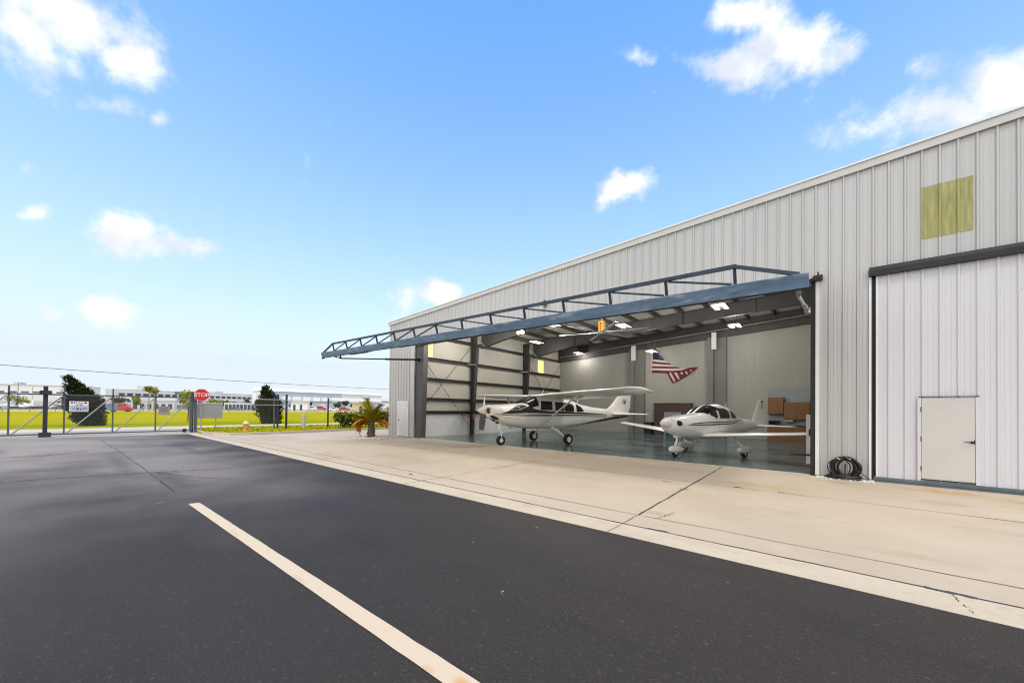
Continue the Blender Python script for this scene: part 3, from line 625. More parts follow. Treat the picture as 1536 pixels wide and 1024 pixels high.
for i, (x, y, z, lab) in enumerate(LIGHTS):
    if proto is None:
        t = proto = thing('ceiling_light', lab, 'ceiling light', (x, y, z), 0, 'tube lights hanging from the hangar ceiling')
        b = MB(); b.box(-.30, .30, -.62, .62, .03, .09); b.box(-.34, -.30, -.62, .62, -.02, .07); b.box(.30, .34, -.62, .62, -.02, .07); b.build('housing', M_STEEL, t)
        for sx in (-.19, .19):
            b = MB(); b.box(sx-.085, sx+.085, -.58, .58, .0, .025); b.build('lamp_tube', M_TUBE, t)
        for sy in (-.5, .5):
            b = MB(); b.tube([(0, sy, .09), (0, sy, .75)], .008, 6); b.build('hanger', M_GALV, t)
    else:
        t = copy_tree(proto); t.location = (x, y, z); t['label'] = lab
    lm = lamp
    if i in (1, 3): lm = lamp.copy(); lm.energy = 5 if i == 1 else 1.5
    if i in (6, 7, 8): lm = lamp.copy(); lm.energy = 120 if i == 6 else 260  # unseen front-bay row, added and made brighter to light the aircraft
    lo = bpy.data.objects.new('tube_light', lm); COL.objects.link(lo); lo.parent = t; lo.location = (0, 0, -.36)
# large ceiling fan
fan = thing('ceiling_fan', 'large slow ceiling fan with an orange motor hanging from the front rafter', 'ceiling fan', (-9.55, 19.4, 6.2))
b = MB(); b.tube([(0, 0, .62), (0, 0, 1.35)], .05, 10); b.build('down_rod', M_GALV, fan)
b = MB(); b.box(-.15, -.08, -.13, .13, .02, .62); b.box(.08, .15, -.13, .13, .02, .62); b.box(-.13, .13, -.12, .12, .54, .64); b.tube([(0, 0, .05), (0, 0, .5)], .085, 12); b.build('motor_frame', M_YEL, fan, bevel=.01)
b = MB(); b.lathe([(0, -.07), (.15, -.06), (.18, 0), (.1, .05), (0, .05)], (0, 0, 0), 16); b.build('hub', M_ALU, fan, smooth=True)
for k in range(6):
    a = k*math.pi/3+.22
    b = MB(); c, s = math.cos(a), math.sin(a)
    q = [(.15, -.075, .02), (2.5, -.075, .03), (2.5, .075, -.01), (.15, .075, -.02)]
    b.hexa([(x*c-y*s, x*s+y*c, z-.012) for x, y, z in q], [(x*c-y*s, x*s+y*c, z+.012) for x, y, z in q]); b.build('blade', M_ALU, fan)
# twin flood lamp on the first rafter
fl = thing('flood_lamp', 'lit pair of round flood lamps fixed on the front rafter', 'flood lamp', (-14.2, 17.95, 6.55))
b = MB(); b.box(-.06, .06, -.02, .12, -.02, .2); b.build('mount', M_LAMPH, fl)
ME_ = mat('flood_bulb', (.9, .85, .7), .4, 0, 0, 1, emit=(1, .84, .55), estr=7)
for sx in (-.16, .16):
    b = MB(); b.lathe([(.0, -.09), (.085, -.085), (.11, -.02), (.07, .09), (0, .11)], (sx, -.06, -.04), 14, 'y'); b.build('lamp_head', ME_, fl, smooth=True)

# flag (crop pixels, 10.243 per photo pixel, laid out on the back wall plane)
FY = YB-.14
def fp(x, y):
    d = ray(960+x/10.243, 480+y/10.243); o = Vector((0, 0, CAM_H)); p = o+d*(FY/d.y); return (p.x, p.z)
fg = thing('flag', 'stars and stripes flag hanging folded down against the back wall', 'flag', (fp(185, 400)[0], FY, fp(185, 400)[1]))
FORG = fg.location
def cloth(name, polys, mt, off):
    b = MB()
    for pl in polys:
        pts = [fp(*p) for p in pl]; n = len(pts)
        def yy(x, z): return -off+.035*math.sin((x+z*.6)*5.5)
        fr = [(x-FORG.x, yy(x, z), z-FORG.z) for x, z in pts]; bk = [(x, y+.006, z) for x, y, z in fr]
        b.add(fr+bk, [tuple(range(n)), tuple(range(2*n-1, n-1, -1))]+[(i, (i+1) % n, n+(i+1) % n, n+i) for i in range(n)])
    return b.build(name, mt, fg)
cloth('canton', [[(200, 385), (235, 445), (290, 520), (335, 575), (385, 620), (195, 602)]], M_NAVY, .0)
cloth('white_stripe', [[(195, 602), (385, 620), (440, 660), (195, 635)], [(190, 668), (490, 690), (560, 718), (190, 705)], [(185, 738), (500, 745), (620, 738), (740, 735), (640, 770), (480, 780), (185, 768)],
    [(445, 812), (480, 808), (550, 935), (520, 950)], [(525, 808), (565, 802), (612, 905), (590, 915)], [(610, 805), (645, 795), (680, 860), (655, 872)], [(690, 790), (720, 785), (740, 825), (720, 835)], [(765, 765), (790, 762), (800, 780), (785, 790)]], M_FWHT, .012)
cloth('red_stripe', [[(195, 635), (440, 660), (490, 690), (190, 668)], [(190, 705), (560, 718), (620, 738), (500, 745), (185, 738)], [(185, 768), (480, 780), (640, 770), (740, 735), (895, 718), (800, 760), (640, 795), (500, 808), (180, 800)]], M_RED, .008)
cloth('folded_fly', [[(410, 803), (500, 806), (640, 792), (800, 755), (895, 718), (780, 808), (690, 867), (595, 918), (530, 952), (490, 962)]], M_RED, -.004)
cloth('header_band', [[(178, 388), (200, 385), (195, 602), (185, 738), (180, 802), (168, 800), (176, 600)]], M_FWHT, .014)
st = MB()
for r_ in range(8):
    for c_ in range(6):
        X_, Y_ = 212+c_*26+(r_ % 2)*13, 425+r_*23
        if X_ < 200+(Y_-385)*.78-12 and Y_ < 596:
            x, z = fp(X_, Y_); rr = .032; x -= FORG.x; z -= FORG.z
            st.add([(x+(rr if k % 2 == 0 else rr*.42)*math.sin(k*math.pi/5), -.012+.035*math.sin((x+FORG.x+(z+FORG.z)*.6)*5.5), z+(rr if k % 2 == 0 else rr*.42)*math.cos(k*math.pi/5)) for k in range(10)], [tuple(range(10))])
st.build('star', M_FWHT, fg)

# kitchenette and cabinets on the back wall
def cab(name, lab, x0, x1, z0, z1, dep, doors, mt, grp=None, top=None):
    t = thing(name, lab, 'cabinet', ((x0+x1)/2, YB-.03, z0), 0, grp)
    h = z1-z0; w = x1-x0
    b = MB(); b.box(-w/2, w/2, -dep, 0, 0, h); b.build('carcass', mt, t)
    for k in range(doors):
        a = -w/2+w*k/doors; c = -w/2+w*(k+1)/doors
        b = MB(); b.box(a+.012, c-.012, -dep-.02, -dep-.002, .015, h-.015); b.build('cabinet_door', mt, t, bevel=.004)
    if top:
        b = MB(); b.box(-w/2-.02, w/2+.02, -dep-.05, 0, h+.002, h+.05); b.build('worktop', top, t)
    return t
GC = 'oak cabinets of the kitchenette'
b = MB(); b.box(-2.75, 1.15, YB-.06, YB-.03, .0, 3.36)
tag(b.build('backing_board', M_SPLASH), 'blue grey painted board behind the oak kitchenette cabinets', 'wall board')
def sh(t): t.location.y -= .035; return t
sh(cab('wall_cabinet', 'tall oak wall cabinet at the left end of the kitchenette', -2.72, -1.88, 1.69, 2.77, .36, 1, M_WOOD, GC))
sh(cab('wall_cabinet', 'wide oak wall cabinet pair over the kitchenette worktop', -1.86, -.56, 1.36, 2.46, .33, 2, M_WOOD, GC))
sh(cab('wall_cabinet', 'oak wall cabinet partly hidden by the right door jamb', -.54, .4, 1.36, 2.77, .36, 1, M_WOOD, GC))
sh(cab('base_cabinet', 'long oak base cabinet with a black worktop behind the low wing', -2.72, .5, .0, .92, .6, 5, M_WOOD, GC, M_BLACK))
t = thing('microwave_oven', 'dark microwave oven on the kitchenette worktop', 'microwave', (-2.35, YB-.4, .975)); b = MB(); b.box(-.3, .3, -.2, .2, .0, .3); b.build('body', M_BLACK, t, bevel=.01); b = MB(); b.box(-.28, .1, -.215, -.202, .03, .27); b.build('glass_door', M_GLASS, t)
t = thing('paper_towel', 'white paper towel roll under the wide wall cabinet', 'paper towel', (-1.6, YB-.3, 1.22)); b = MB(); b.tube([(-.2, 0, .03), (.2, 0, .03)], .06, 12); b.build('roll', M_FWHT, t, smooth=True); b = MB(); b.box(-.25, .25, -.02, .02, .10, .12); b.build('holder', M_WHITEP, t)
t = thing('fire_surround', 'tall dark brown wooden surround with a grey framed recess at the back wall', 'fireplace', (-8.73, YB-.03, 0))
b = MB(); b.box(-1.35, -.66, -.45, 0, 0, 2.36); b.box(.66, 1.34, -.45, 0, 0, 2.36); b.box(-.66, .66, -.45, 0, 1.80, 2.36); b.box(-.66, .66, -.1, 0, 0, 1.8); b.build('surround', M_DWOOD, t)
b = MB(); b.box(-1.38, 1.38, -.5, 0, 2.362, 2.42); b.build('mantel', M_DWOOD, t)
b = MB(); b.box(-.655, .655, -.30, -.11, 1.42, 1.795); b.box(-.655, -.5, -.30, -.11, 0, 1.42); b.box(.5, .655, -.30, -.11, 0, 1.42); b.build('metal_frame', M_SIGNG, t)
b = MB(); b.box(-.495, .495, -.16, -.12, .02, 1.41); b.build('fire_box', M_BLACK, t)
b = MB(); b.box(-.36, -.1, -.19, -.165, 1.22, 1.36); b.build('label_plate', mat('yellow_plate', (.5, .42, .05), .5, 0, .2, 20), t)
t = thing('dark_bin', 'low black storage bin beside the dark wooden surround', 'bin', (-10.45, YB-.5, 0)); b = MB(); b.hexa([(-.25, -.22, 0), (.25, -.22, 0), (.25, .22, 0), (-.25, .22, 0)], [(-.3, -.28, .86), (.3, -.28, .86), (.3, .28, .86), (-.3, .28, .86)]); b.build('body', M_BLACK, t); b = MB(); b.box(-.33, .33, -.3, .3, .862, .92); b.build('lid', M_BLACK, t, bevel=.01)
t = thing('fire_extinguisher', 'small red fire extinguisher on the first steel column', 'extinguisher', (-18.62, 18.3, 1.05)); b = MB(); b.lathe([(0, 0), (.07, .01), (.075, .04), (.075, .38), (.03, .46), (0, .46)], (0, 0, 0), 14); b.build('cylinder', M_CARR, t, smooth=True); b = MB(); b.box(-.03, .07, -.015, .015, .47, .52); b.build('valve', M_BLACK, t)

# ------------------------------------------------------------------ aircraft
def lerp(a, b, t): return a+(b-a)*t
class Loft:
    """sections (x, half width, z bottom, z top, exponent), nose first"""
    def __init__(s, secs): s.s = secs
    def at(s, x):
        q = s.s
        if x >= q[0][0]: return q[0][1:]
        for a, b in zip(q[:-1], q[1:]):
            if b[0] <= x <= a[0]:
                t = (a[0]-x)/(a[0]-b[0]); return [lerp(a[i], b[i], t) for i in range(1, 5)]
        return q[-1][1:]
    def ring(s, x, k=40, g=0):
        w, zb, zt, n = s.at(x); zc = (zb+zt)/2; h = (zt-zb)/2; o = []
        for j in range(k):
            a = 2*math.pi*j/k; c, sn = math.cos(a), math.sin(a)
            o.append((x, (w+g)*math.copysign(abs(c)**(2/n), c), zc+(h+g)*math.copysign(abs(sn)**(2/n), sn)))
        return o
    def yat(s, x, z):
        w, zb, zt, n = s.at(x); zc = (zb+zt)/2; h = (zt-zb)/2; d = min(.999, abs(z-zc)/h)
        return w*(1-d**n)**(1/n)
    def body(s, step=.07):
        xs = []; 
        for a, b in zip(s.s[:-1], s.s[1:]):
            m_ = max(1, int((a[0]-b[0])/step)); xs += [lerp(a[0], b[0], i/m_) for i in range(m_)]
        xs.append(s.s[-1][0])
        b = MB(); b.rings([s.ring(x) for x in xs]); return b
    def patch(s, pts, side, off=.006, nz=6, step=.06):
        """pts (x, zlo, zhi) running aft: a panel lying on the skin"""
        b = MB(); xs = []
        for a, c in zip(pts[:-1], pts[1:]):
            m_ = max(1, int(abs(a[0]-c[0])/step)); xs += [tuple(lerp(a[i], c[i], k/m_) for i in range(3)) for k in range(m_)]
        xs.append(pts[-1]); vs = []
        for x, z0, z1 in xs:
            for k in range(nz+1):
                z = lerp(z0, z1, k/nz); vs.append((x, side*(s.yat(x, z)+off), z))
        n = nz+1; fs = [(i*n+k, (i+1)*n+k, (i+1)*n+k+1, i*n+k+1) for i in range(len(xs)-1) for k in range(nz)]
        return b.add(vs, fs)
    def top(s, x0, x1, a0, a1, off=.008, na=20, step=.05, trim=None):
        """panel over the top between angles a0..a1 (90 is up)"""
        b = MB(); m_ = max(2, int(abs(x0-x1)/step)); vs = []
        for i in range(m_+1):
            for k in range(na+1):
                a = R(lerp(a0, a1, k/na)); x = lerp(x0, x1, i/m_)
                if trim: ta = trim(a); x = lerp(x0+ta[0], x1+ta[1], i/m_)
                w, zb, zt, n = s.at(x); zc = (zb+zt)/2; h = (zt-zb)/2; c, sn = math.cos(a), math.sin(a)
                vs.append((x, (w+off)*math.copysign(abs(c)**(2/n), c), zc+(h+off)*math.copysign(abs(sn)**(2/n), sn)))
        n = na+1
        return b.add(vs, [(i*n+k, (i+1)*n+k, (i+1)*n+k+1, i*n+k+1) for i in range(m_) for k in range(na)])
AF = [(0, 0), (.012, .022), (.04, .042), (.1, .062), (.2, .074), (.3, .078), (.45, .070), (.6, .054), (.78, .032), (1, .004)]
AFL = [(.78, -.014), (.6, -.022), (.45, -.03), (.3, -.036), (.2, -.036), (.1, -.032), (.04, -.024), (.012, -.014)]
def wing(stations, tscale=1., axis='y', inc=0.):
    """stations (span, x leading, z, chord)"""
    b = MB(); rings = []
    for sp, xl, z, ch in stations:
        prof = [(xl-t*ch, z+h*ch*tscale-(t-.1)*ch*inc) for t, h in AF+AFL]
        rings.append([(x, sp, zz) if axis == 'y' else (x, zz-z, sp) for x, zz in prof])
    b.rings(rings); return b
def wheel(parent, r, w, c, hub=.5, name='wheel', mt=M_SIGNW):
    b = MB(); cx, cy, cz = c
    b.lathe([(r*hub, -w/2), (r*.82, -w/2), (r*.96, -w*.38), (r, -w*.15), (r, w*.15), (r*.96, w*.38), (r*.82, w/2), (r*hub, w/2), (r*hub, -w/2)], c, 26, 'y', cap=False)
    o = b.build(name, M_RUB, parent, smooth=True)
    b = MB(); b.lathe([(0, -w*.42), (r*.16, -w*.46), (r*.2, -w*.36), (r*.42, -w*.34), (r*hub*1.02, -w*.42), (r*hub*1.02, w*.42), (r*.42, w*.34), (r*.2, w*.36), (r*.16, w*.46), (0, w*.42)], c, 22, 'y')
    b.build('rim', mt, o, smooth=True)
    return o

# high wing aircraft -------------------------------------------------
C0 = (-12.275, 13.964)
HW = thing('high_wing_aircraft', 'white strut braced high wing propeller aircraft with black and maroon stripes', 'aircraft', (*C0, .012), R(255))
FL = Loft([(.93, .36, 1.46, 1.94, 2.4), (.88, .43, 1.40, 1.97, 2.5), (.7, .50, 1.33, 1.99, 2.6), (.3, .56, 1.16, 2.02, 2.7), (-.2, .60, 1.02, 2.05, 2.8), (-.72, .64, .92, 2.08, 2.9),
           (-1.15, .68, .85, 2.28, 3.0), (-1.72, .70, .80, 2.50, 3.2), (-2.6, .70, .78, 2.54, 3.2), (-3.6, .69, .79, 2.50, 3.2), (-4.5, .64, .84, 2.34, 3.0), (-5.3, .54, .92, 2.14, 2.7), (-6.3, .42, 1.02, 2.0, 2.5), (-8.0, .25, 1.19, 1.86, 2.3), (-9.6, .10, 1.36, 1.72, 2.1), (-10.1, .03, 1.45, 1.66, 2)])
FL.body().build('fuselage', M_APW, HW, smooth=True)
b = FL.top(-.76, -1.70, 12, 168, .01, na=36, trim=lambda a: (-.80*max(0, abs(math.cos(a))-.25)**1.2, -.16*abs(math.cos(a)))); b.build('windshield', M_GLASS, HW, smooth=True)
for sd_ in (1, -1):
    for pts in ([(-1.98, 1.80, 1.84), (-2.02, 1.78, 2.24), (-2.74, 1.77, 2.23), (-2.78, 1.79, 2.2)], [(-2.98, 1.77, 2.18), (-3.02, 1.75, 2.2), (-3.56, 1.73, 2.19), (-3.6, 1.75, 2.15)],
                [(-3.64, 1.74, 2.15), (-3.7, 1.72, 2.19), (-4.3, 1.70, 2.15), (-4.4, 1.72, 2.08)], [(-4.62, 1.72, 2.1), (-4.75, 1.69, 2.1), (-5.05, 1.70, 1.98), (-5.2, 1.72, 1.85), (-5.28, 1.74, 1.78)]):
        FL.patch(pts, sd_, .008).build('window', M_GLASS, HW, smooth=True)
    FL.patch([(.33, 1.585, 1.60), (0, 1.585, 1.68), (-.3, 1.59, 1.84), (-.6, 1.6, 2.0), (-.9, 1.61, 2.03), (-1.3, 1.62, 1.93), (-1.7, 1.62, 1.8), (-2.4, 1.6, 1.735), (-4, 1.585, 1.70), (-6, 1.56, 1.63), (-7.6, 1.54, 1.555)], sd_, .006).build('paint_stripe', M_APB, HW, smooth=True)
    FL.patch([(.7, 1.545, 1.56), (-.5, 1.52, 1.555), (-1.6, 1.505, 1.56), (-4, 1.485, 1.545), (-7.5, 1.475, 1.505)], sd_, .006, 3).build('paint_stripe', M_APM, HW, smooth=True)
    FL.patch([(.6, 1.525, 1.535), (-.9, 1.465, 1.49), (-4, 1.42, 1.455), (-7.5, 1.40, 1.44)], sd_, .006, 3).build('paint_stripe', M_APB, HW, smooth=True)
    FL.patch([(-4.0, .86, .87), (-5.2, .925, .99), (-6.5, 1.05, 1.20), (-8, 1.20, 1.38), (-9.5, 1.36, 1.47), (-10.0, 1.45, 1.5)], sd_, .006).build('paint_stripe', M_APB, HW, smooth=True)
    FL.patch([(.86, 1.46, 1.49), (.74, 1.37, 1.50), (.55, 1.30, 1.42), (.42, 1.26, 1.32)], sd_, .008).build('cowl_outlet', M_APB, HW, smooth=True)
    b = MB(); b.lathe([(0, -.02), (.14, -.01), (.15, .01), (.12, .05), (.0, .05)], (.92, sd_*.30, 1.72), 16, 'x'); b.build('air_intake', M_APB, HW, smooth=True)
b = MB(); b.lathe([(.09, -.02), (.10, .02), (.06, .05), (0, .05)], (.9, 0, 1.46), 14, 'x'); b.build('landing_light', M_APB, HW, smooth=True)
for x, z in ((.60, 1.24), (.38, 1.12)):
    b = MB(); b.box(x-.06, x+.06, .16, .30, z-.03, z+.06); b.build('cowl_scoop', M_APB, HW, bevel=.02)
b = MB(); b.lathe([(.005, .42), (.06, .37), (.13, .25), (.18, .1), (.195, 0), (.195, -.04), (0, -.04)], (.95, 0, 1.73), 24, 'x'); b.build('spinner', M_APW, HW, smooth=True)
for sg in (1, -1):
    b = MB(); rings = []
    for t in (.12, .2, .35, .55, .75, .9, 1):
        ch = (.065+.10*math.sin(min(1, t*1.1)*2.3)); tw = R(58-34*t); ring = []
        for k in range(10):
            q = k*math.pi/5; u_, v_ = ch*math.cos(q), (.022-.012*t)*math.sin(q)
            ring.append((1.02+sg*u_*math.sin(tw)+v_*math.cos(tw), sg*.16*t+u_*math.cos(tw)-sg*v_*math.sin(tw), 1.73+sg*t*.96))
        rings.append(ring)
    b.rings(rings); b.build('propeller_blade', M_SIGNW if sg > 0 else M_JAMB, HW, smooth=True)  # upper blade bright, lower dark: light and shade put into the colour
wst = [(.0, -1.72, 2.47, 1.95), (.7, -1.72, 2.49, 1.95), (3.0, -1.74, 2.57, 1.95), (5.6, -1.92, 2.66, 1.66), (6.0, -2.02, 2.69, 1.56), (6.2, -2.25, 2.69, 1.3), (6.3, -2.6, 2.66, .9)]
for sd_ in (1, -1):
    b = wing([(sd_*s_, x, z, c) for s_, x, z, c in wst], .78, inc=.105); b.build('wing', M_APW, HW, smooth=True, sharp=60)
    b = MB()
    a, e = Vector((-1.89, sd_*.62, .88)), Vector((-2.35, sd_*3.0, 2.52)); rr = []
    for t in (0, 1):
        p = a+(e-a)*t; rr.append([(p.x+.085*math.cos(q), p.y-sd_*.0, p.z+.028*math.sin(q)) for q in [k*math.pi/6 for k in range(12)]])
    b.rings(rr); b.build('wing_strut', M_APW, HW, smooth=True)
    b = MB(); b.tube([(-2.95, sd_*.45, .86), (-3.05, sd_*.9, .66), (-3.2, sd_*1.30, .31)], [.06, .045, .03], 10); b.build('gear_leg', M_APW, HW, smooth=True)
    wheel(HW, .285, .19, (-3.22, sd_*1.42, .285), .52)
    b = wing([(sd_*.05, -8.0, 1.57, 1.55), (sd_*1.75, -8.5, 1.57, 1.15), (sd_*2.05, -8.75, 1.57, .75), (sd_*2.12, -9.0, 1.57, .3)], .8); b.build('tailplane', M_APW, HW, smooth=True, sharp=60)
b = wing([(1.6, -7.5, 0, 2.4), (1.85, -7.75, 0, 2.3), (2.0, -8.05, 0, 2.1), (2.25, -8.4, 0, 1.76), (2.82, -9.0, 0, 1.2), (2.9, -9.15, 0, .9)], .6, 'z'); b.build('tail_fin', M_APW, HW, smooth=True, sharp=60)
b = MB(); b.tube([(0, 0, .78), (.0, 0, 1.2)], .055, 10); b.tube([(0, 0, .5), (0, 0, .8)], .03, 8); b.tube([(-.02, .085, .245), (.0, .07, .5), (0, 0, .55)], .022, 8); b.tube([(-.02, -.085, .245), (0, -.07, .5), (0, 0, .55)], .022, 8); b.tube([(.0, .05, .55), (-.16, .05, .72), (0, .03, .85)], .018, 6)
b.box(-.16, .10, -.10, .10, .80, .98); b.build('nose_leg', M_APW, HW, smooth=True)
wheel(HW, .245, .15, (0, 0, .245), .45)
b = MB(); b.tube([(-.35, .12, 1.02), (-.45, .14, .86), (-.62, .15, .84)], .03, 8); b.build('exhaust_pipe', M_ALU, HW, smooth=True)
M_SEAM = mat('panel_seam', (.30, .30, .30), .5, 0, .1, 5)
def seam(lf, root, pts, w_=.012):
    for sd in (1, -1):
        for (xa, za), (xb, zb) in zip(pts[:-1], pts[1:]):
            if abs(xa-xb) > abs(za-zb): q = [(max(xa, xb), (za if xa > xb else zb)-w_/2, (za if xa > xb else zb)+w_/2), (min(xa, xb), (zb if xa > xb else za)-w_/2, (zb if xa > xb else za)+w_/2)]
            else: q = [((xa+xb)/2+w_/2, min(za, zb), max(za, zb)), ((xa+xb)/2-w_/2, min(za, zb), max(za, zb))]
            lf.patch(q, sd, .004, 3).build('panel_seam', M_SEAM, root)
seam(FL, HW, [(-1.92, 2.28), (-1.92, 1.15), (-2.84, 1.12), (-2.84, 2.28)])
seam(FL, HW, [(-.72, 1.57), (-.72, 1.05)]); seam(FL, HW, [(-.72, 1.3), (.5, 1.42)])
b = MB(); b.tube([(-2.6, 0, 2.5), (-2.75, 0, 2.85)], .012, 6); b.build('antenna', M_APW, HW)
b = MB(); b.tube([(-5.2, 0, 2.1), (-5.35, 0, 2.4)], .012, 6); b.build('antenna', M_APW, HW)
for sd_ in (1, -1):
    for p_, q_ in (((-2.6, .9), (-2.8, 3.1)), ((-2.85, 3.15), (-2.95, 5.5))):
        b = MB(); b.bar((-3.12, sd_*p_[1], 2.36+.03*p_[1]), (-3.12+.02*(q_[1] > 4), sd_*q_[1], 2.36+.03*q_[1]), .014, .03); b.build('flap_gap', M_SEAM, HW)
def text_mesh(name, s, size, mt, parent, loc, rot, shear=0, ext=.004):
    cu = bpy.data.curves.new(name, 'FONT'); cu.body = s; cu.size = size; cu.align_x = 'CENTER'; cu.align_y = 'CENTER'; cu.extrude = ext; cu.shear = shear
    o = bpy.data.objects.new('tmp', cu); COL.objects.link(o); dg = bpy.context.evaluated_depsgraph_get()
    me = bpy.data.meshes.new_from_object(o.evaluated_get(dg)); bpy.data.objects.remove(o); me.name = name; me.materials.clear(); me.materials.append(mt)
    ob = bpy.data.objects.new(name, me); COL.objects.link(ob); ob.parent = parent; ob.location = loc; ob.rotation_euler = rot
    return ob
text_mesh('fin_number', '16', .42, M_APB, HW, (-9.35, .105, 2.36), (R(90), 0, R(180)), .35)

# low wing aircraft --------------------------------------------------
LW = thing('low_wing_aircraft', 'white low wing aircraft with round canopy, wheel fairings and thin black side stripes', 'aircraft', (-4.474, 15.61, .012), R(247))
FW = Loft([(.44, .30, 1.08, 1.52, 2.1), (.40, .40, 1.00, 1.55, 2.2), (.2, .48, .88, 1.58, 2.3), (-.1, .53, .78, 1.62, 2.4), (-.6, .57, .70, 1.67, 2.5), (-1.0, .58, .66, 1.71, 2.5), (-1.25, .59, .64, 1.86, 2.4), (-1.5, .60, .63, 2.0, 2.4), (-1.8, .60, .63, 2.08, 2.4), (-2.4, .59, .64, 2.12, 2.4),
           (-2.9, .55, .67, 2.03, 2.3), (-3.4, .46, .73, 1.77, 2.2), (-4.0, .35, .82, 1.55, 2.1), (-5.0, .20, .95, 1.43, 2), (-6.0, .08, 1.08, 1.36, 2), (-6.3, .03, 1.14, 1.30, 2)])
FW.body().build('fuselage', M_APW2, LW, smooth=True)
b = MB(); b.lathe([(.004, .45), (.05, .42), (.11, .33), (.17, .2), (.205, .06), (.21, 0), (.21, -.02), (0, -.02)], (.42, 0, 1.32), 28, 'x'); b.build('spinner', M_APW2, LW, smooth=True)
for a0, a1 in ((38, 86), (94, 142)):
    b = FW.top(-1.04, -1.76, a0, a1, .008, trim=lambda a: (-.46*max(0, abs(math.cos(a))-.25),)*2); b.build('windshield', M_GLASS, LW, smooth=True)
for sd_ in (1, -1):
    for pts in ([(-1.36, 1.66, 1.68), (-1.5, 1.60, 1.80), (-1.66, 1.53, 1.9), (-1.78, 1.53, 1.94)], [(-1.90, 1.53, 1.93), (-1.95, 1.52, 1.95), (-2.35, 1.52, 1.93), (-2.55, 1.52, 1.86), (-2.60, 1.54, 1.80)],
                [(-2.72, 1.54, 1.85), (-2.78, 1.52, 1.85), (-3.0, 1.53, 1.76), (-3.18, 1.56, 1.64), (-3.25, 1.59, 1.60)]):
        FW.patch(pts, sd_, .008).build('window', M_GLASS, LW, smooth=True)
    FW.patch([(-.05, 1.235, 1.242), (-.36, 1.30, 1.335), (-1.0, 1.335, 1.37), (-1.7, 1.345, 1.385), (-2.9, 1.365, 1.40), (-3.5, 1.41, 1.435), (-3.85, 1.46, 1.475)], sd_, .006, 3).build('paint_stripe', M_APB, LW, smooth=True)
    FW.patch([(-.1, 1.232, 1.24), (-.4, 1.245, 1.275), (-1.6, 1.245, 1.295), (-2.6, 1.28, 1.32), (-3.25, 1.335, 1.345)], sd_, .006, 3).build('paint_stripe', M_APB, LW, smooth=True)
    FW.patch([(.40, 1.28, 1.38), (.37, 1.23, 1.42), (.28, 1.22, 1.43), (.22, 1.25, 1.41), (.20, 1.30, 1.37)], sd_, .008).build('air_intake', M_APB, LW, smooth=True)
    b = wing([(sd_*s_, x, z, c) for s_, x, z, c in ((.2, -.95, .79, 1.5), (.6, -1.0, .82, 1.45), (4.2, -1.5, 1.10, 1.0), (4.75, -1.62, 1.14, .8), (4.9, -1.8, 1.14, .4))]); b.build('wing', M_APW2, LW, smooth=True, sharp=60)
    b = wing([(sd_*.03, -5.25, 1.16, .95), (sd_*1.35, -5.5, 1.16, .65), (sd_*1.45, -5.65, 1.16, .35)], .9); b.build('tailplane', M_APW2, LW, smooth=True, sharp=60)
    b = MB(); b.tube([(-2.0, sd_*1.1, .84), (-2.03, sd_*1.2, .62), (-2.2, sd_*1.33, .42)], [.045, .04, .035], 10); b.build('gear_leg', M_APW2, LW, smooth=True)
    sp = Loft([(-1.88, .02, .30, .34, 2), (-1.92, .09, .22, .40, 2.2), (-2.1, .135, .16, .45, 2.3), (-2.35, .14, .15, .47, 2.3), (-2.6, .10, .17, .42, 2.2), (-2.85, .02, .24, .30, 2)])
    b = sp.body(.04); b.map(lambda v: (v.x, v.y+sd_*1.35, v.z)); b.build('wheel_fairing', M_APW2, LW, smooth=True)
    wheel(LW, .19, .12, (-2.28, sd_*1.35, .19), .5)
    b = MB(); b.lathe([(0, -.01), (.02, -.008), (.02, .0), (0, .002)], (-2.4, sd_*1.355+sd_*.14, .30), 10, 'y'); b.build('axle_cap', M_APB, LW)
b = wing([(1.2, -4.75, 0, 1.6), (1.42, -5.1, 0, 1.22), (1.6, -5.2, 0, 1.08), (2.34, -5.60, 0, .56), (2.39, -5.68, 0, .40)], .6, 'z'); b.build('tail_fin', M_APW2, LW, smooth=True, sharp=60)
b = MB(); b.box(-5.95, -5.80, -.034, .034, 2.24, 2.32); b.box(-5.86, -5.82, -.036, .036, 1.95, 2.15); b.build('fin_marking', M_APB, LW)
b = MB(); b.tube([(-.12, 0, .85), (-.08, 0, .62), (0, .0, .42)], [.05, .045, .04], 10); b.tube([(-.02, 0, .6), (.06, .0, .45)], .02, 8); b.box(-.22, .02, -.09, .09, .74, .84); b.build('nose_leg', M_APW2, LW, smooth=True)
sp = Loft([(.34, .02, .25, .31, 2), (.30, .09, .19, .38, 2.2), (.12, .125, .14, .43, 2.3), (-.12, .125, .14, .43, 2.3), (-.35, .08, .17, .37, 2.2), (-.52, .02, .23, .29, 2)])
sp.body(.04).build('wheel_fairing', M_APW2, LW, smooth=True)
wheel(LW, .17, .11, (0, 0, .17), .5)

seam(FW, LW, [(-.42, 1.22), (-.42, .8)], .01); seam(FW, LW, [(.2, 1.1), (-.42, 1.02)], .01)
seam(FW, LW, [(-1.86, 1.5), (-1.86, 1.0), (-2.62, .98), (-2.62, 1.5)], .01)
b = MB(); b.tube([(-3.1, 0, 1.9), (-3.25, 0, 2.2)], .010, 6); b.build('antenna', M_APW2, LW)
b = MB(); b.tube([(-1.0, .2, .66), (-1.05, .22, .56), (-1.15, .22, .54)], .03, 8); b.build('exhaust_pipe', M_ALU, LW, smooth=True)
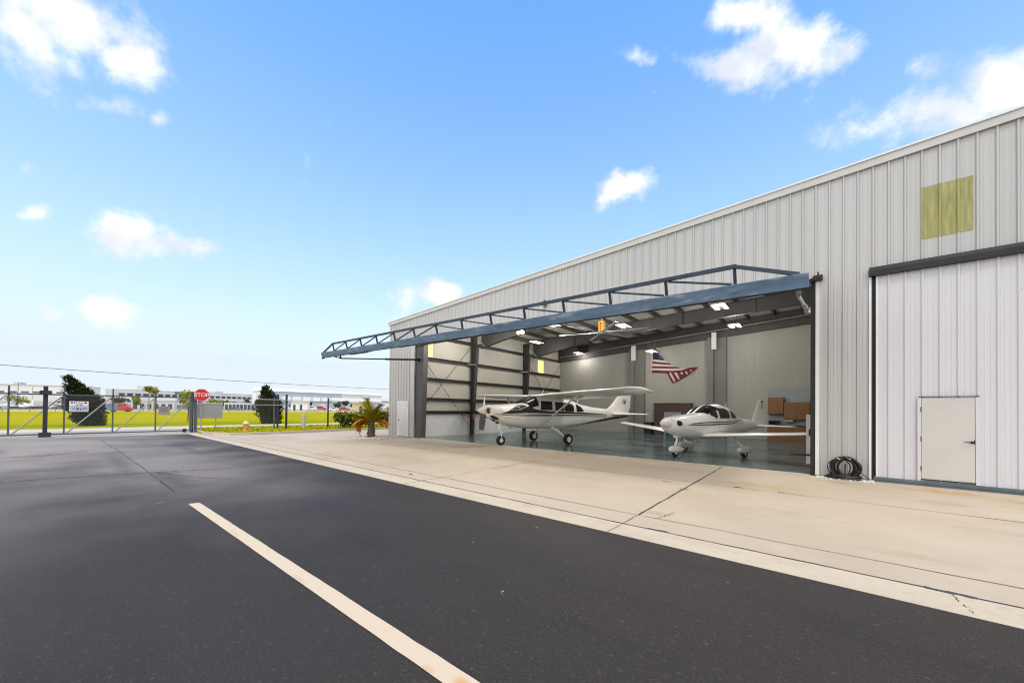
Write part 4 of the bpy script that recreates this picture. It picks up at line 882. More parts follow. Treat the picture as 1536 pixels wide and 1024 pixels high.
# ------------------------------------------------------------------ hose, palm, gravel
HS = thing('hose_coil', 'black hose coil standing on white gravel against the grey wall', 'hose', (.47, 13.55, .03))
b = MB(); rh = random.Random(21)
for k in range(19):
    cx = rh.gauss(0, .05); rx = rh.uniform(.17, .30); rz = rh.uniform(.21, .30); cy = rh.uniform(-.05, .09); pts = []
    tl = rh.uniform(-.25, .25)
    for i in range(33):
        a = i*2*math.pi/32; x = rx*math.cos(a); z = rz*math.sin(a)
        if z < -.12: x *= 1+(-.12-z)*1.6
        pts.append((cx+x, cy+.05*math.sin(a*2+k)+tl*.1*z, max(.015, .30+z+.0*x)))
    b.tube(pts, .014, 6, cap=False)
for k in range(6):
    pts = []; ph = rh.random()*6.28
    for i in range(29):
        a = i*2*math.pi/28; pts.append((.05*rh.gauss(0, .3)+rh.uniform(.30, .34)*math.cos(a), -.02+rh.uniform(.10, .13)*math.sin(a), .02+.03*k*.5+.015*math.sin(a*3+ph)))
    b.tube(pts, .014, 6, cap=False)
b.tube([(.2, .05, .30), (.38, .1, .14), (.53, .12, .02)], .011, 6); b.tube([(.22, -.05, .2), (.36, -.03, .06), (.50, .02, .02)], .011, 6)
b.tube([(-.2, 0, .2), (-.32, -.03, .09), (-.42, -.02, .02), (-.36, -.06, .02)], .012, 6)
b.build('hose', M_HOSE, HS, smooth=True)
b = MB()
for x, z in ((-.13, .545), (-.10, .53), (.115, .54)): b.tube([(x-.02, -.07, z), (x+.02, -.07, z-.01)], .02, 8)
b.build('brass_coupling', mat('brass', (.70, .42, .16), .35, .8, .2, 8), HS, smooth=True)
t = thing('standpipe', 'rusty yard tap standing inside the black hose coil', 'tap', (.50, 13.72, 0)); b = MB(); b.tube([(0, 0, 0), (0, 0, .42)], .016, 8); b.tube([(0, 0, .40), (0, -.09, .40), (0, -.12, .36)], .018, 8); b.build('pipe', M_RUST, t); b = MB(); b.lathe([(0, 0), (.035, 0), (.035, .015), (0, .015)], (0, 0, .43), 10); b.build('tap_wheel', mat('brass', (1, 1, 1)), t)
def pebbles(mb, n, fn, rng, s0=.012, s1=.035):
    for _ in range(n):
        x, y = fn(); s_ = rng.uniform(s0, s1); a = rng.random()*6.28; vs = []
        for dz, r_ in ((0, .8), (.55, 1), (1.0, .55)):
            for k in range(5):
                q = a+k*1.2566; vs.append((x+s_*r_*math.cos(q)*rng.uniform(.8, 1.2), y+s_*r_*math.sin(q)*rng.uniform(.7, 1.1), .003+s_*dz*.75))
        mb.add(vs, [(i*5+k, i*5+(k+1) % 5, (i+1)*5+(k+1) % 5, (i+1)*5+k) for i in range(2) for k in range(5)]+[(10, 11, 12, 13, 14)])
pb = MB(); rp_ = random.Random(8)
pebbles(pb, 700, lambda: (rp_.uniform(-.1, 1.06), YW-.04-abs(rp_.gauss(0, .20))*(.5+.5*math.sin(1.5+rp_.random()*.3))), rp_)
pebbles(pb, 40, lambda: (rp_.uniform(-.2, 1.3), YW-.3-abs(rp_.gauss(0, .15))), rp_, .008, .018)
tag(pb.build('gravel', M_PEB), 'strip of white gravel along the foot of the wall under the black hose', 'gravel', kind='stuff')
pb = MB()
pebbles(pb, 420, lambda: (lambda a, r_: (-21.0+r_*math.cos(a), 12.0+r_*.9*math.sin(a)))(rp_.random()*6.28, abs(rp_.gauss(.75, .35))), rp_, .02, .07)
tag(pb.build('rocks', M_PEB), 'white stones scattered round the foot of the small palm', 'stones', kind='stuff')

PT = thing('palm_tree', 'short palm with green upright fronds and drooping orange dead ones by the hangar corner', 'palm', (-21.0, 12.0, 0))
b = MB(); rp2 = random.Random(4); b.tube([(.02, 0, 0), (0, 0, .2), (0.02, 0, .45), (.06, 0, .7), (.1, 0, .95)], [.22, .21, .185, .16, .14], 14)
for k in range(60):
    a = rp2.random()*6.28; z = rp2.uniform(.05, .95); r_ = .22-.07*z; b.box(-.03+.06*z+r_*math.cos(a)-.035, .03+.06*z+r_*math.cos(a)-.005+.0, r_*math.sin(a)-.03, r_*math.sin(a)+.03, z, z+.07)
b.build('trunk', M_BARK, PT, smooth=False)
def frond(az, el, ln, droop, mt, nm='frond'):
    b = MB(); ca, sa = math.cos(az), math.sin(az); pts = []; n = 14
    e = el; p = Vector((.09+.05*ca, .05*sa, .92))
    for i in range(n+1):
        pts.append(p.copy()); p = p+Vector((ca*math.cos(e), sa*math.cos(e), math.sin(e)))*(ln/n); e -= droop/n
    b.tube(pts, [.02*(1-.8*i/n) for i in range(n+1)], 5)
    sidev = Vector((-sa, ca, 0))
    for i in range(2, n+1):
        t = (pts[i]-pts[i-1]).normalized()
        for sub in (0, .5):
            q = pts[i-1].lerp(pts[i], sub); lf = .34*math.sin(min(1, .25+i/n)*math.pi*.75)*ln
            for s_ in (1, -1):
                d = (sidev*s_*.8+t*.75+Vector((0, 0, rp2.uniform(-.35, .05)))).normalized(); w = t*.042
                b.add([q-w, q+w, q+d*lf*rp2.uniform(.8, 1.05)], [(0, 1, 2)])
    b.build(nm, mt, PT)
for k in range(19):
    frond(rp2.random()*6.28, rp2.uniform(.8, 1.45), rp2.uniform(1.15, 1.75), rp2.uniform(.5, 1.3), M_PALMG)
for az in (3.7, 4.0, 3.4, .6, .9, .3, 2.9, 4.5):
    frond(az, rp2.uniform(.3, .7), rp2.uniform(.9, 1.15), rp2.uniform(1.0, 1.7), M_PALMD if az not in (2.9, 4.5) else M_PALMG)
for az in (3.75, 3.95, 3.55, 4.15, 3.65, 4.05, 3.85): frond(az, rp2.uniform(.15, .5), rp2.uniform(.95, 1.25), rp2.uniform(1.9, 2.4), M_PALMD)
for az in (4.2, 4.5, 3.9, 4.35, 3.8, 4.6): frond(az, rp2.uniform(.45, .85), rp2.uniform(1.0, 1.3), rp2.uniform(1.1, 1.8), M_PALMD)
for az in (.5, .75, 1.2, .95, 1.4, 1.05, .85): frond(az, rp2.uniform(.4, .7), rp2.uniform(.9, 1.2), rp2.uniform(1.3, 1.8), M_PALMD)

# hedge behind the kerb
HD = thing('hedge', 'clipped dark green hedge behind the kerb beside the palm', 'hedge', (-31.3, 14.7, 0))
b = MB(); rh2 = random.Random(9)
bl = []
for k in range(15):
    y = .35+k*.62; bl.append((-.12-y*.06+rh2.gauss(0, .05), y, .98+rh2.gauss(0, .04), .58, .50, .50)); bl.append((-.05-y*.06+rh2.gauss(0, .1), y+rh2.gauss(0, .2), .5+rh2.gauss(0, .08), .5, .34, .36))
leaves(b, bl, 9500, .085, rh2, (0, 0, 0, 1), shell=.6)
b.build('foliage', [M_HEDGE, M_HEDGEL], HD)
b = MB()
for k in range(34):
    y = rh2.uniform(.2, 9); x = -.1-y*.06; b.tube([(x+rh2.gauss(0, .1), y, 0), (x+rh2.gauss(0, .15), y+rh2.gauss(0, .1), .3), (x+rh2.gauss(0, .25), y+rh2.gauss(0, .2), .75)], [.03, .025, .015], 5)
b.build('stem', M_BARK2, HD)

# two big junipers
def juniper(loc, lab, H_, W_, lean, seed, n):
    t = thing('juniper_tree', lab, 'juniper', loc, 0, 'dark junipers on the grass field')
    r_ = random.Random(seed); b = MB(); bl = []
    for k in range(46):
        z = H_*(k/46)**.95; f = z/H_
        w = W_/2*(1-.15*max(0, .35-f)/.35)*(1 if f < .45 else (1-(f-.45)/.55)**.8+.06)
        for q in range(3 if f < .6 else 2):
            a = r_.random()*6.28; rr = w*r_.uniform(.3, .78)
            bl.append((rr*math.cos(a)*.9+lean[0]*f*f, rr*math.sin(a)+lean[1]*f*f, .12+z, .16+w*.36, .16+w*.36, .32+.1*(1-f)))
    leaves(b, bl, n, .10, r_, (0, 0, 0, 0, 1), shell=.6)
    for k in range(95):      # spiky outward shoots
        f = r_.uniform(.2, 1); z = H_*f; w = W_/2*(1 if f < .45 else (1-(f-.45)/.55)**.8+.05); a = r_.random()*6.28
        p = Vector((w*math.cos(a)*.85+lean[0]*f*f, w*math.sin(a)*.85+lean[1]*f*f, z)); d = Vector((math.cos(a)*.5, math.sin(a)*.5+.25*lean[1], .9)).normalized(); L_ = r_.uniform(.4, 1.05)*(1.1-f*.45)
        for i in range(16):
            q = p+d*L_*i/16; s_ = .11*(1-i/18); v = Vector((r_.gauss(0, 1), r_.gauss(0, 1), r_.gauss(0, .6))).normalized()*s_
            b.add([q-v*.4, q+d*s_*1.6+v, q+v*.5-d*s_*.4], [(0, 1, 2)], r_.choice((0, 0, 0, 1)))
    b.build('crown', [M_JUN, M_JUNL], t)
    b = MB(); b.tube([(0, 0, 0), (lean[0]*.1, lean[1]*.1, H_*.4), (lean[0]*.8, lean[1]*.8, H_*.9)], [.16, .11, .03], 8); b.build('trunk', M_BARK2, t)
juniper((-49.0, 1.55, 0), 'dark windswept juniper leaning left behind the sliding gate', 4.05, 2.3, (0, -1.25), 31, 11000)
juniper((-46.4, 14.6, 0), 'dark pointed juniper behind the fence rails right of the hydrant', 3.9, 2.5, (0, -.45), 32, 12000)
def tree(loc, lab, kind, H_, W_, ht, mats_, seed, n=700, size=.22, grp=None, trunk=.12, palm=False, nblob=9):
    t = thing(kind, lab, 'tree', loc, 0, grp); r_ = random.Random(seed); b = MB(); bl = []
    for k in range(nblob):
        a = r_.random()*6.28; rr = W_*.30*math.sqrt(r_.random()); z = ht+(H_-ht)*r_.uniform(.2, .82)
        bl.append((rr*math.cos(a), rr*math.sin(a), z, W_*r_.uniform(.2, .3), W_*r_.uniform(.2, .3), (H_-ht)*r_.uniform(.18, .26)))
    leaves(b, bl, n, size, r_, (0, 0, 1), shell=.4); b.build('crown', mats_, t)
    b = MB(); b.tube([(0, 0, 0), (.05, .05, ht), (.0, .1, (ht+H_)/2)], [trunk, trunk*.8, trunk*.4], 7)
    for k in range(4):
        a = k*1.6+r_.random(); b.tube([(.03, .03, ht*.9), (W_*.22*math.cos(a), W_*.22*math.sin(a), ht+(H_-ht)*.5)], [trunk*.5, trunk*.2], 5)
    b.build('trunk', M_BARK2, t); return t
def tpos(px, D): q = far(px, D); return (q.x, q.y, -.03)
tree(tpos(282, 43), 'young yellow green tree with a thin trunk left of the gate end post', 'young_tree', zat(272, 585, 43), 2.1, 1.35, [M_LIME, M_LIME], 51, 800, .13, trunk=.06)

# ------------------------------------------------------------------ gate, fence, signs, hydrant
XG = -33.3
GT = thing('sliding_gate', 'long sliding chain link gate of grey tube with diagonal braces', 'gate', (XG, 5.7, 0))
b = MB()
b.bar((XG, -7.6, 2.35), (XG, 5.75, 2.35), .07, .075); b.bar((XG, -7.6, .12), (XG, 5.75, .12), .08, .075); b.build('frame', M_GATE, GT, world=True)
PV = [-7.5, -5.6, -3.69, -1.78, .12, 2.02, 3.92, 5.72]
for y in PV:
    b = MB(); b.bar((XG, y, .1), (XG, y, 2.78), .07, .07, up=(1, 0, 0)); b.build('upright', M_GATE, GT, world=True)
for a, c in zip(PV[:-1], PV[1:]):
    b = MB(); b.tube([(XG+.03, a+.1, .16), (XG+.03, c-.06, 2.28)], .033, 8); b.build('diagonal_brace', M_GALV, GT, world=True)
def chain(mb, p0, p1, z0, z1, step=.10, r_=.0018):
    p0, p1 = Vector(p0), Vector(p1); L_ = (p1-p0).length; t = (p1-p0)/L_; h = z1-z0; n = int((L_+h)/step)
    nn = Vector((-t.y, t.x, 0))*.003
    for sgn in (1, -1):
        for i in range(n):
            a = i*step-h if sgn > 0 else i*step; za, zb = z0, z1
            s0, s1 = (a, a+h) if sgn > 0 else (a, a-h)
            q = []
            for s_, z in ((s0, z0), (s1, z1)): q.append((s_, z))
            (sa, zza), (sb, zzb) = q
            def clip(sa, za, sb, zb):
                for lim, lo in ((0, True), (L_, False)):
                    if (sa < lim) == lo and (sb < lim) == lo and sa != lim and sb != lim: return None
                    if (sa < lim) == lo and sa != lim: za = za+(zb-za)*(lim-sa)/(sb-sa); sa = lim
                    elif (sb < lim) == lo and sb != lim: zb = zb+(za-zb)*(lim-sb)/(sa-sb); sb = lim
                return sa, za, sb, zb
            c = clip(sa, zza, sb, zzb)
            if not c or abs(c[0]-c[2]) < .02: continue
            mb.bar(p0+t*c[0]+Vector((0, 0, c[1]))+nn*sgn, p0+t*c[2]+Vector((0, 0, c[3]))+nn*sgn, r_*2, r_*2)
b = MB(); chain(b, (XG-.02, -7.5, 0), (XG-.02, 5.7, 0), .16, 2.32); b.build('chain_link', M_WIRE, GT, world=True)
b = MB(); b.lathe([(.03, -.04), (.12, -.04), (.13, 0), (.12, .04), (.03, .04)], (0, 0, 0), 16, 'x'); b.map(lambda v: (v.x+XG+.12, v.y+5.35, v.z+.14)); b.build('roller', M_BLACK, GT, world=True)
def post(nm, lab, x, y, h, w, mt, base=None, cap=None, grp=None, cat='post'):
    t = thing(nm, lab, cat, (x, y, 0), 0, grp); b = MB(); b.box(-w/2, w/2, -w/2, w/2, 0, h); b.build('shaft', mt, t, bevel=.006)
    if base: b = MB(); b.box(-base[0], base[0], -base[0], base[0], 0, base[1]); b.build('foot', mt, t, bevel=.01)
    if cap: b = MB(); b.box(-cap[0], cap[0], -cap[0], cap[0], cap[1], cap[2]); b.build('collar', mt, t, bevel=.01)
    return t
post('gate_post', 'thick dark blue grey gate guide post with heavy block foot', XG+.35, -.55, 2.80, .17, M_GATED, (.22, .24), (.21, 2.32, 2.55))
t = post('gate_post', 'grey gate end post carrying the red stop sign', XG-.25, 5.78, 2.75, .16, M_GATE)
b = MB(); b.box(.1, .42, -.16, -.04, .12, 2.55); b.build('latch_channel', M_GATE, t); b = MB(); b.box(.36, .46, .05, .18, 0, 2.80); b.build('stop_bar', M_GATE, t)
# sign boards
def plate(nm, lab, x, y0, y1, z0, z1, mt, cat='sign'):
    t = thing(nm, lab, cat, (x, (y0+y1)/2, z0)); b = MB(); b.box(-.012, .012, -(y1-y0)/2, (y1-y0)/2, 0, z1-z0); b.build('plate', mt, t); return t
t = plate('gate_sign', 'white notice on the gate with a red emblem at its right corner', XG+.08, .30, 1.03, 1.39, 1.99, M_SIGNW)
b = MB()
def lay(b, y0, y1, z0, z1): b.box(.0125, .016, y0, y1, z0, z1)
q = MB(); lay(q, -.35, .35, .02, .36); q.build('blue_field', mat('sign_pale_blue', (.45, .52, .66), .5, 0, .05, 5), t)
q = MB()
for k in range(8): q.add([(.0165, -.27+.045*math.cos(a_)+0, .51+.055*math.sin(a_)) for a_ in [i*math.pi/6 for i in range(12)]], [tuple(range(12))]) if k == 0 else None
for y0, y1, z0, z1 in ((-.2, -.16, .46, .56), (-.12, -.09, .46, .56), (-.05, -.03, .45, .56), (.0, .02, .45, .56), (.06, .13, .46, .54), (-.1, -.04, .36, .41), (.02, .14, .36, .41), (-.25, -.16, .15, .2), (-.1, .0, .10, .22), (.04, .10, .10, .20), (.14, .3, .19, .22), (.16, .2, .1, .18), (.26, .3, .1, .18)):
    lay(q, y0, y1, z0, z1); q.map(lambda v: v)
for i, v in enumerate(q.v): q.v[i] = (v[0]+.004, v[1], v[2])
q.build('lettering', mat('sign_slate', (.10, .11, .18), .6, 0, .1, 5), t)
q = MB(); q.add([(.0166, .25+.075*math.cos(a_), .51+.062*math.sin(a_)) for a_ in [i*math.pi/8 for i in range(16)]], [tuple(range(16))]); q.build('emblem', M_SIGNR, t)
t = plate('gate_sign', 'small grey brown notice hanging on the gate next to the end upright', XG+.08, 4.05, 4.60, 1.18, 1.75, M_SIGNT)
q = MB()
for y0, y1, z0, z1 in ((-.2, .1, .46, .5), (-.2, -.02, .34, .37), (.02, .2, .34, .37), (-.15, .15, .26, .28)): lay(q, y0, y1, z0, z1)
q.build('lettering', mat('sign_dark_tan', (.16, .13, .13), .7, 0, .1, 5), t)
t = thing('notice_board', 'large blank grey sign board on two thin posts beside the gate', 'sign', (XG-.6, 6.75, 0))
b = MB(); b.box(-.02, .02, -.80, .82, .93, 1.98); b.build('board', M_SIGNG, t, bevel=.005); b = MB(); b.box(-.035, .035, -.83, .85, 1.985, 2.03); b.build('top_rail', M_SIGNW, t)
for y in (-.62, .45):
    b = MB(); b.bar((-.05, y, 0), (-.05, y, 1.95), .05, .05, up=(1, 0, 0)); b.build('post', M_GALV, t)
SS = thing('stop_sign', 'red octagonal stop sign with white border on the gate end post', 'sign', (XG+.62, 6.13, 0), R(-19))
oct_ = lambda r_: [(r_*math.cos(R(22.5+45*k)), r_*math.sin(R(22.5+45*k))) for k in range(8)]
b = MB(); o8 = oct_(.445); b.add([(0, y, 2.55+z) for y, z in o8]+[(-.012, y, 2.55+z) for y, z in o8], [tuple(range(8)), tuple(range(15, 7, -1))]+[(i, (i+1) % 8, 8+(i+1) % 8, 8+i) for i in range(8)]); b.build('plate', M_SIGNR, SS)
b = MB(); oa, ob = oct_(.435), oct_(.41); b.add([(.003, y, 2.55+z) for y, z in oa]+[(.003, y, 2.55+z) for y, z in ob], [(i, (i+1) % 8, 8+(i+1) % 8, 8+i) for i in range(8)]); b.build('border', mat('sign_border', (.75, .45, .45), .4, 0, .05, 5), SS)
text_mesh('lettering', 'STOP', .355, M_SIGNW, SS, (.006, 0, 2.55), (R(90), 0, R(90)))
b = MB(); b.tube([(-.04, -.02, 0), (-.04, -.02, 2.9)], .03, 8); b.build('pole', M_GALV, SS)
for ob in SS.children:
    if ob.name.startswith('lettering'): ob.scale = (.92, 1, 1)
# fence posts right of the sign and the rails between them
FG = 'steel fence posts on the grass strip by the kerb'
post('fence_post', 'thin grey fence post just right of the hydrant', XG-.6, 10.95, 2.62, .085, M_GATE, grp=FG)
t = post('fence_post', 'thick grey fence post in front of the pointed juniper', XG, 11.0, 2.78, .11, M_GATED, grp=FG)
post('fence_post', 'darkest thick fence post right of the pointed juniper', XG, 11.62, 2.80, .13, M_GATED, grp=FG)
post('fence_post', 'dark fence post rising from the left end of the hedge', XG, 14.93, 2.62, .10, M_GATED, grp=FG)
bo = thing('bollard', 'pale grey round concrete bollard on the grass strip', 'bollard', (XG, 12.93, 0)); b = MB(); b.lathe([(0, 0), (.15, 0), (.15, 1.12), (.13, 1.20), (.06, 1.25), (0, 1.26)], (0, 0, 0), 18); b.build('shaft', mat('bollard_grey', (.42, .43, .44), .7, 0, .15, 4), bo, smooth=True)
fr = thing('fence', 'low visibility chain link fence with tube rails along the grass strip', 'fence', (XG, 9.9, 0))
b = MB(); b.tube([(XG+.05, 9.75, 2.36), (XG+.05, 11.7, 2.36)], .035, 8); b.build('rail', M_GALV, fr, world=True)
b = MB(); b.tube([(XG+.05, 9.3, 1.93), (XG+.05, 11.9, 1.93)], .03, 8); b.build('rail', M_GALV, fr, world=True)
b = MB(); b.tube([(XG-.02, 11.7, 2.36), (XG-.02, 15, 2.36)], .012, 6); b.tube([(XG-.05, 15, 2.36), (XG-.05, 24, 2.36)], .025, 6); b.build('rail', M_GALV, fr, world=True)
b = MB(); b.tube([(XG-.1, 6.6, 2.3), (XG-.1, 9.75, 2.36)], .012, 6); b.build('rail', M_GALV, fr, world=True)
b = MB(); chain(b, (XG-.03, 11.7, 0), (XG-.03, 24, 0), .1, 2.34, .12); chain(b, (XG-.03, 6.9, 0), (XG-.03, 11.0, 0), .1, 2.3, .12); b.build('chain_link', M_WIRE, fr, world=True)
HY = thing('fire_hydrant', 'squat orange fire hydrant with a pale bonnet on the grass edge', 'fire hydrant', (-31.1, 8.3, .05))
b = MB(); b.lathe([(0, 0), (.19, 0), (.19, .05), (.135, .07), (.135, .45), (.17, .47), (.17, .52), (0, .52)], (0, 0, 0), 20); b.build('barrel', M_HYD, HY, smooth=True)
b = MB(); b.lathe([(0, .521), (.21, .525), (.21, .56), (.17, .60), (.12, .68), (.05, .73), (.035, .735), (.035, .79), (0, .79)], (0, 0, 0), 20); b.build('bonnet', M_HYDT, HY, smooth=True)
for a in (0, 1.57, -1.57):
    b = MB(); b.lathe([(0, .12), (.075, .12), (.075, .2), (.05, .21), (.045, .24), (0, .24)], (0, 0, .36), 12, 'x'); b.map(lambda v: (v.x*math.cos(a)-v.y*math.sin(a), v.x*math.sin(a)+v.y*math.cos(a), v.z)); b.build('nozzle_cap', M_HYD, HY, smooth=True)
# overhead cable
pl = MB(); p0 = ray(-60, 546); p1 = ray(586, 581.5); XC = -55
a = Vector((0, 0, CAM_H))+p0*(XC/p0.x); c = Vector((0, 0, CAM_H))+p1*(XC/p1.x); dd = c-a; c = a+dd*1.9; a = a-dd*.3; pts = []
for i in range(41):
    t_ = i/40; p = a.lerp(c, t_); pts.append((p.x, p.y, p.z-.9*4*t_*(1-t_)+.62))
tag(pl.tube(pts, .035, 6).build('power_line', M_CABLE), 'thin sagging overhead cable crossing the sky above the field', 'cable')

# ------------------------------------------------------------------ far side of the field
def bld(nm, lab, pa, da, pb, db, ytop, depth, mt, cat='building'):
    """building with its long face from column pa at depth da to column pb at depth db; returns thing, width, height"""
    A, B = far(pa, da), far(pb, db); v = B-A; w = v.length; h = zat(pa, ytop, da)
    t = thing(nm, lab, cat, (A.x, A.y, -.03), math.atan2(v.y, v.x)); b = MB(); b.box(0, w, 0, depth, 0, h); b.build('wall', mt, t); return t, w, h
def strip(t, nm, mt, x0, x1, z0, z1, y0=-.12, y1=-.01):
    b = MB(); b.box(x0, x1, y0, y1, z0, z1); return b.build(nm, mt, t)
# long white building at the far left
t, w, h = bld('long_building', 'long white building with a row of dark slit windows at the far left', -70, 235, 101, 262, 574.5, 30, M_BW)
strip(t, 'roof_edge', M_BG, 0, w, h+.01, h+.5, -.3, 30)
for k in range(9):
    strip(t, 'window', M_BGL, w*(.02+k*.109), w*(.02+k*.109)+w*.07, h*.66, h*.72)
strip(t, 'base_band', M_BG, 0, w, 0, h*.28)
strip(t, 'wall_panel', M_BGLB, w*.50, w*.56, h*.30, h*.52)
b = MB(); b.box(w*.44, w*.5, 8, 16, h+.5, h+2.2); b.build('roof_unit', M_BG, t)
# small block
t, w, h = bld('small_block', 'small white block with three dark windows behind the windswept juniper', 121, 240, 138, 242, 580.5, 8, M_BW)
for x, z in ((.12, .60), (.45, .72), (.78, .70)): strip(t, 'window', M_BGL, w*x, w*x+w*.16, h*z, h*z+h*.09)
strip(t, 'roof_edge', M_BG, -.2, w+.2, h+.01, h+.4, -.3, 8)
# office block with window bands
t, w, h = bld('office_building', 'long grey office building with two bands of dark windows behind the stop sign', 171.5, 195, 392, 268, 583, 9, M_BG)
strip(t, 'white_band', M_BW, -.1, w+.1, h*.52, h*.66, -.2, -.02); strip(t, 'white_band', M_BW, -.1, w+.1, h*.84, h*.88, -.2, -.02)
for k in range(23):
    x = w*(.022+k*.0426)
    strip(t, 'window', M_BGL, x, x+w*.028, h*.68, h*.80)
    if k < 10 or k % 3: strip(t, 'window', M_BGL, x, x+w*.030, h*.34, h*.47)
strip(t, 'blue_panel', M_BBL, w*.335, w*.395, h*.82, h*.99, -.25, -.02)
b = MB(); b.box(w*.16, w*.24, 1, 8, h, h+2.4); b.build('roof_unit', M_BG, t); b = MB(); b.box(w*.62, w*.68, 1, 8, h, h+1.2); b.build('roof_unit', M_BG, t)
strip(t, 'canopy', M_BW, w*.03, w*.45, h*.22, h*.27, -3, -.02)
# big hangar-like hall
t, w, h = bld('assembly_hall', 'huge white hall with a blue grey glass band under a pale roof', 389, 205, 572, 262, 585.5, 12, M_BW)
strip(t, 'glass_band', M_BGLB, .5, w*.62, h*.76, h*.985); strip(t, 'grey_band', M_BG, w*.62, w-.5, h*.78, h*.985)
strip(t, 'dark_band', M_BBL, -.2, w+.2, h*.42, h*.49, -.3, -.02)
b = MB(); b.hexa([(-.6, -.6, h), (w+.6, -.6, h), (w+.6, 12.6, h), (-.6, 12.6, h)], [(w*.01, 5, h+2.2), (w*.985, 5, h+1.2), (w*.985, 12, h+1.2), (w*.01, 12, h+2.2)]); b.build('roof', M_BW, t)
for k in range(7): strip(t, 'door_panel', M_BG, w*(.06+k*.075), w*(.06+k*.075)+w*.018, h*.50, h*.75)
strip(t, 'lower_wall', M_BG, 0, w, 0, h*.42, -.1, -.01)
for k in range(9): strip(t, 'lower_window', M_BGLB, w*(.08+k*.1), w*(.08+k*.1)+w*.06, h*.2, h*.36)
t2, w2, h2 = bld('side_hall', 'pale hall wing showing at the hangar corner behind the palm', 573, 270, 606, 290, 594, 30, M_BW)
strip(t2, 'dark_band', M_BBL, 0, w2, h2*.55, h2*.66); strip(t2, 'red_door', M_CARR, w2*.2, w2*.9, 0, h2*.25)
t, w, h = bld('low_shed', 'low white kiosk sheds left of the red cars', 436, 180, 461, 182, 602.5, 5, M_BW)
for x in (.15, .55): strip(t, 'opening', M_BGL, w*x, w*x+w*.14, .4, h*.7)
strip(t, 'roof_edge', M_BG, -.5, w+.5, h+.01, h+.35, -.6, 5)
t, w, h = bld('cream_hut', 'cream walled hut with a white roof behind the palm', 528, 122, 556, 123, 604, 3, M_BCR)
strip(t, 'roof_edge', M_BW, -.4, w+.4, h+.01, h+.5, -.5, 3); strip(t, 'door', M_BGL, w*.4, w*.55, 0, h*.7)
t, w, h = bld('dark_shelter', 'low dark shelter behind the grey notice board', 336, 175, 383, 180, 603.5, 4, M_BG)
for k in range(8): strip(t, 'opening', M_BGL, w*(.03+k*.12), w*(.03+k*.12)+w*.09, .3, h*.75)
t, w, h = bld('low_shed', 'low grey sheds behind the gate left of the red van', 196, 168, 262, 176, 599.5, 5, M_BG)
strip(t, 'roof_edge', M_BW, -.4, w+.4, h+.01, h+.4, -.6, 5)
for k in range(6): strip(t, 'opening', M_BGL, w*(.05+k*.16), w*(.05+k*.16)+w*.09, .3, h*.6)
# vehicles
def car(lab, px, D, L_, H_, mt, rz, grp=None, van=False, name='parked_car'):
    q = far(px, D); t = thing(name, lab, 'van' if van else 'car', (q.x, q.y, -.03), rz, grp); W_ = 1.75 if not van else 1.95
    if van: pr = [(-.5, .14), (-.5, .93), (-.46, 1), (.24, 1), (.36, .62), (.48, .52), (.5, .14)]
    else: pr = [(-.5, .2), (-.5, .58), (-.33, .64), (-.2, .97), (.08, 1), (.24, .66), (.46, .54), (.5, .4), (.5, .2)]
    n = len(pr); rings = []
    for y, k in ((-.5, .93), (-.42, 1), (.42, 1), (.5, .93)): rings.append([(x*L_*(1 if abs(y) < .45 else .98), y*W_*(1 if z < .66 else .86), z*H_*(k if z > .6 else 1)) for x, z in pr])
    b = MB(); b.rings(rings); b.build('body', mt, t, bevel=.03)
    for s_ in (1, -1):
        b = MB(); z0, z1 = (.62*H_, .92*H_) if not van else (.62*H_, .9*H_); x0, x1 = (-.30*L_, .16*L_) if not van else (-.42*L_, .26*L_)
        y = s_*W_*.468; b.hexa([(x0, y-.03, z0), (x1+.08*L_, y-.03, z0), (x1+.08*L_, y+.03, z0), (x0, y+.03, z0)], [(x0+.1*L_*(not van), y*.92-.03, z1), (x1-.04*L_, y*.92-.03, z1), (x1-.04*L_, y*.92+.03, z1), (x0+.1*L_*(not van), y*.92+.03, z1)]); b.build('window', M_BGL, t)
        for x in (-.31*L_, .31*L_):
            b = MB(); b.lathe([(0, -.11), (.30, -.11), (.33, -.06), (.33, .06), (.30, .11), (0, .11)], (x, s_*W_*.46, .33), 14, 'y'); b.build('wheel', M_RUB, t)
    return t
CG = 'vehicles parked beyond the grass field'
car('red van parked behind the gate between two uprights', 181.5, 104, 4.7, 2.35, M_CARR, R(70), CG, True, 'parked_van')
car('red car with rounded roof beyond the field left of the hedge', 481, 215, 6.4, 2.7, M_CARR, R(60), CG)
car('low red car showing above the hedge', 516, 205, 6.6, 2.2, M_CARR, R(60), CG)
car('white car between the two red cars', 501, 200, 5.0, 1.9, M_CARW, R(60), CG)
car('white van beside the kiosk sheds', 467, 190, 5.5, 2.4, M_CARW, R(60), CG, True, 'parked_van')
car('dark blue car parked before the dark shelter', 352, 165, 4.6, 1.5, M_CARB, R(60), CG)
car('black car shape added as shadow under the parked aeroplane wing, below the round clipped tree', 33, 128, 4.8, 1.5, M_SIGNB, R(60), CG)  # two black cars added as the shadow band under the parked wings
car('dark car shape added as shadow under the parked aeroplane wing, nearest the gate guide post', 57, 132, 4.8, 1.5, M_SIGNB, R(55), CG)
car('white car behind the gate diagonal at the far left', 88, 170, 5.2, 1.8, M_CARW, R(70), CG)
car('pale blue car half hidden by the gate guide post', 94, 150, 4.6, 1.55, M_CARB, R(60), CG)
t = thing('blue_banner', 'plain blue banner board in front of the red van', 'banner', (*far(166, 96).xy, 0), R(60)); b = MB(); b.box(-1.5, 1.5, -.03, .03, .45, 2.05); b.build('board', M_BANNER, t)
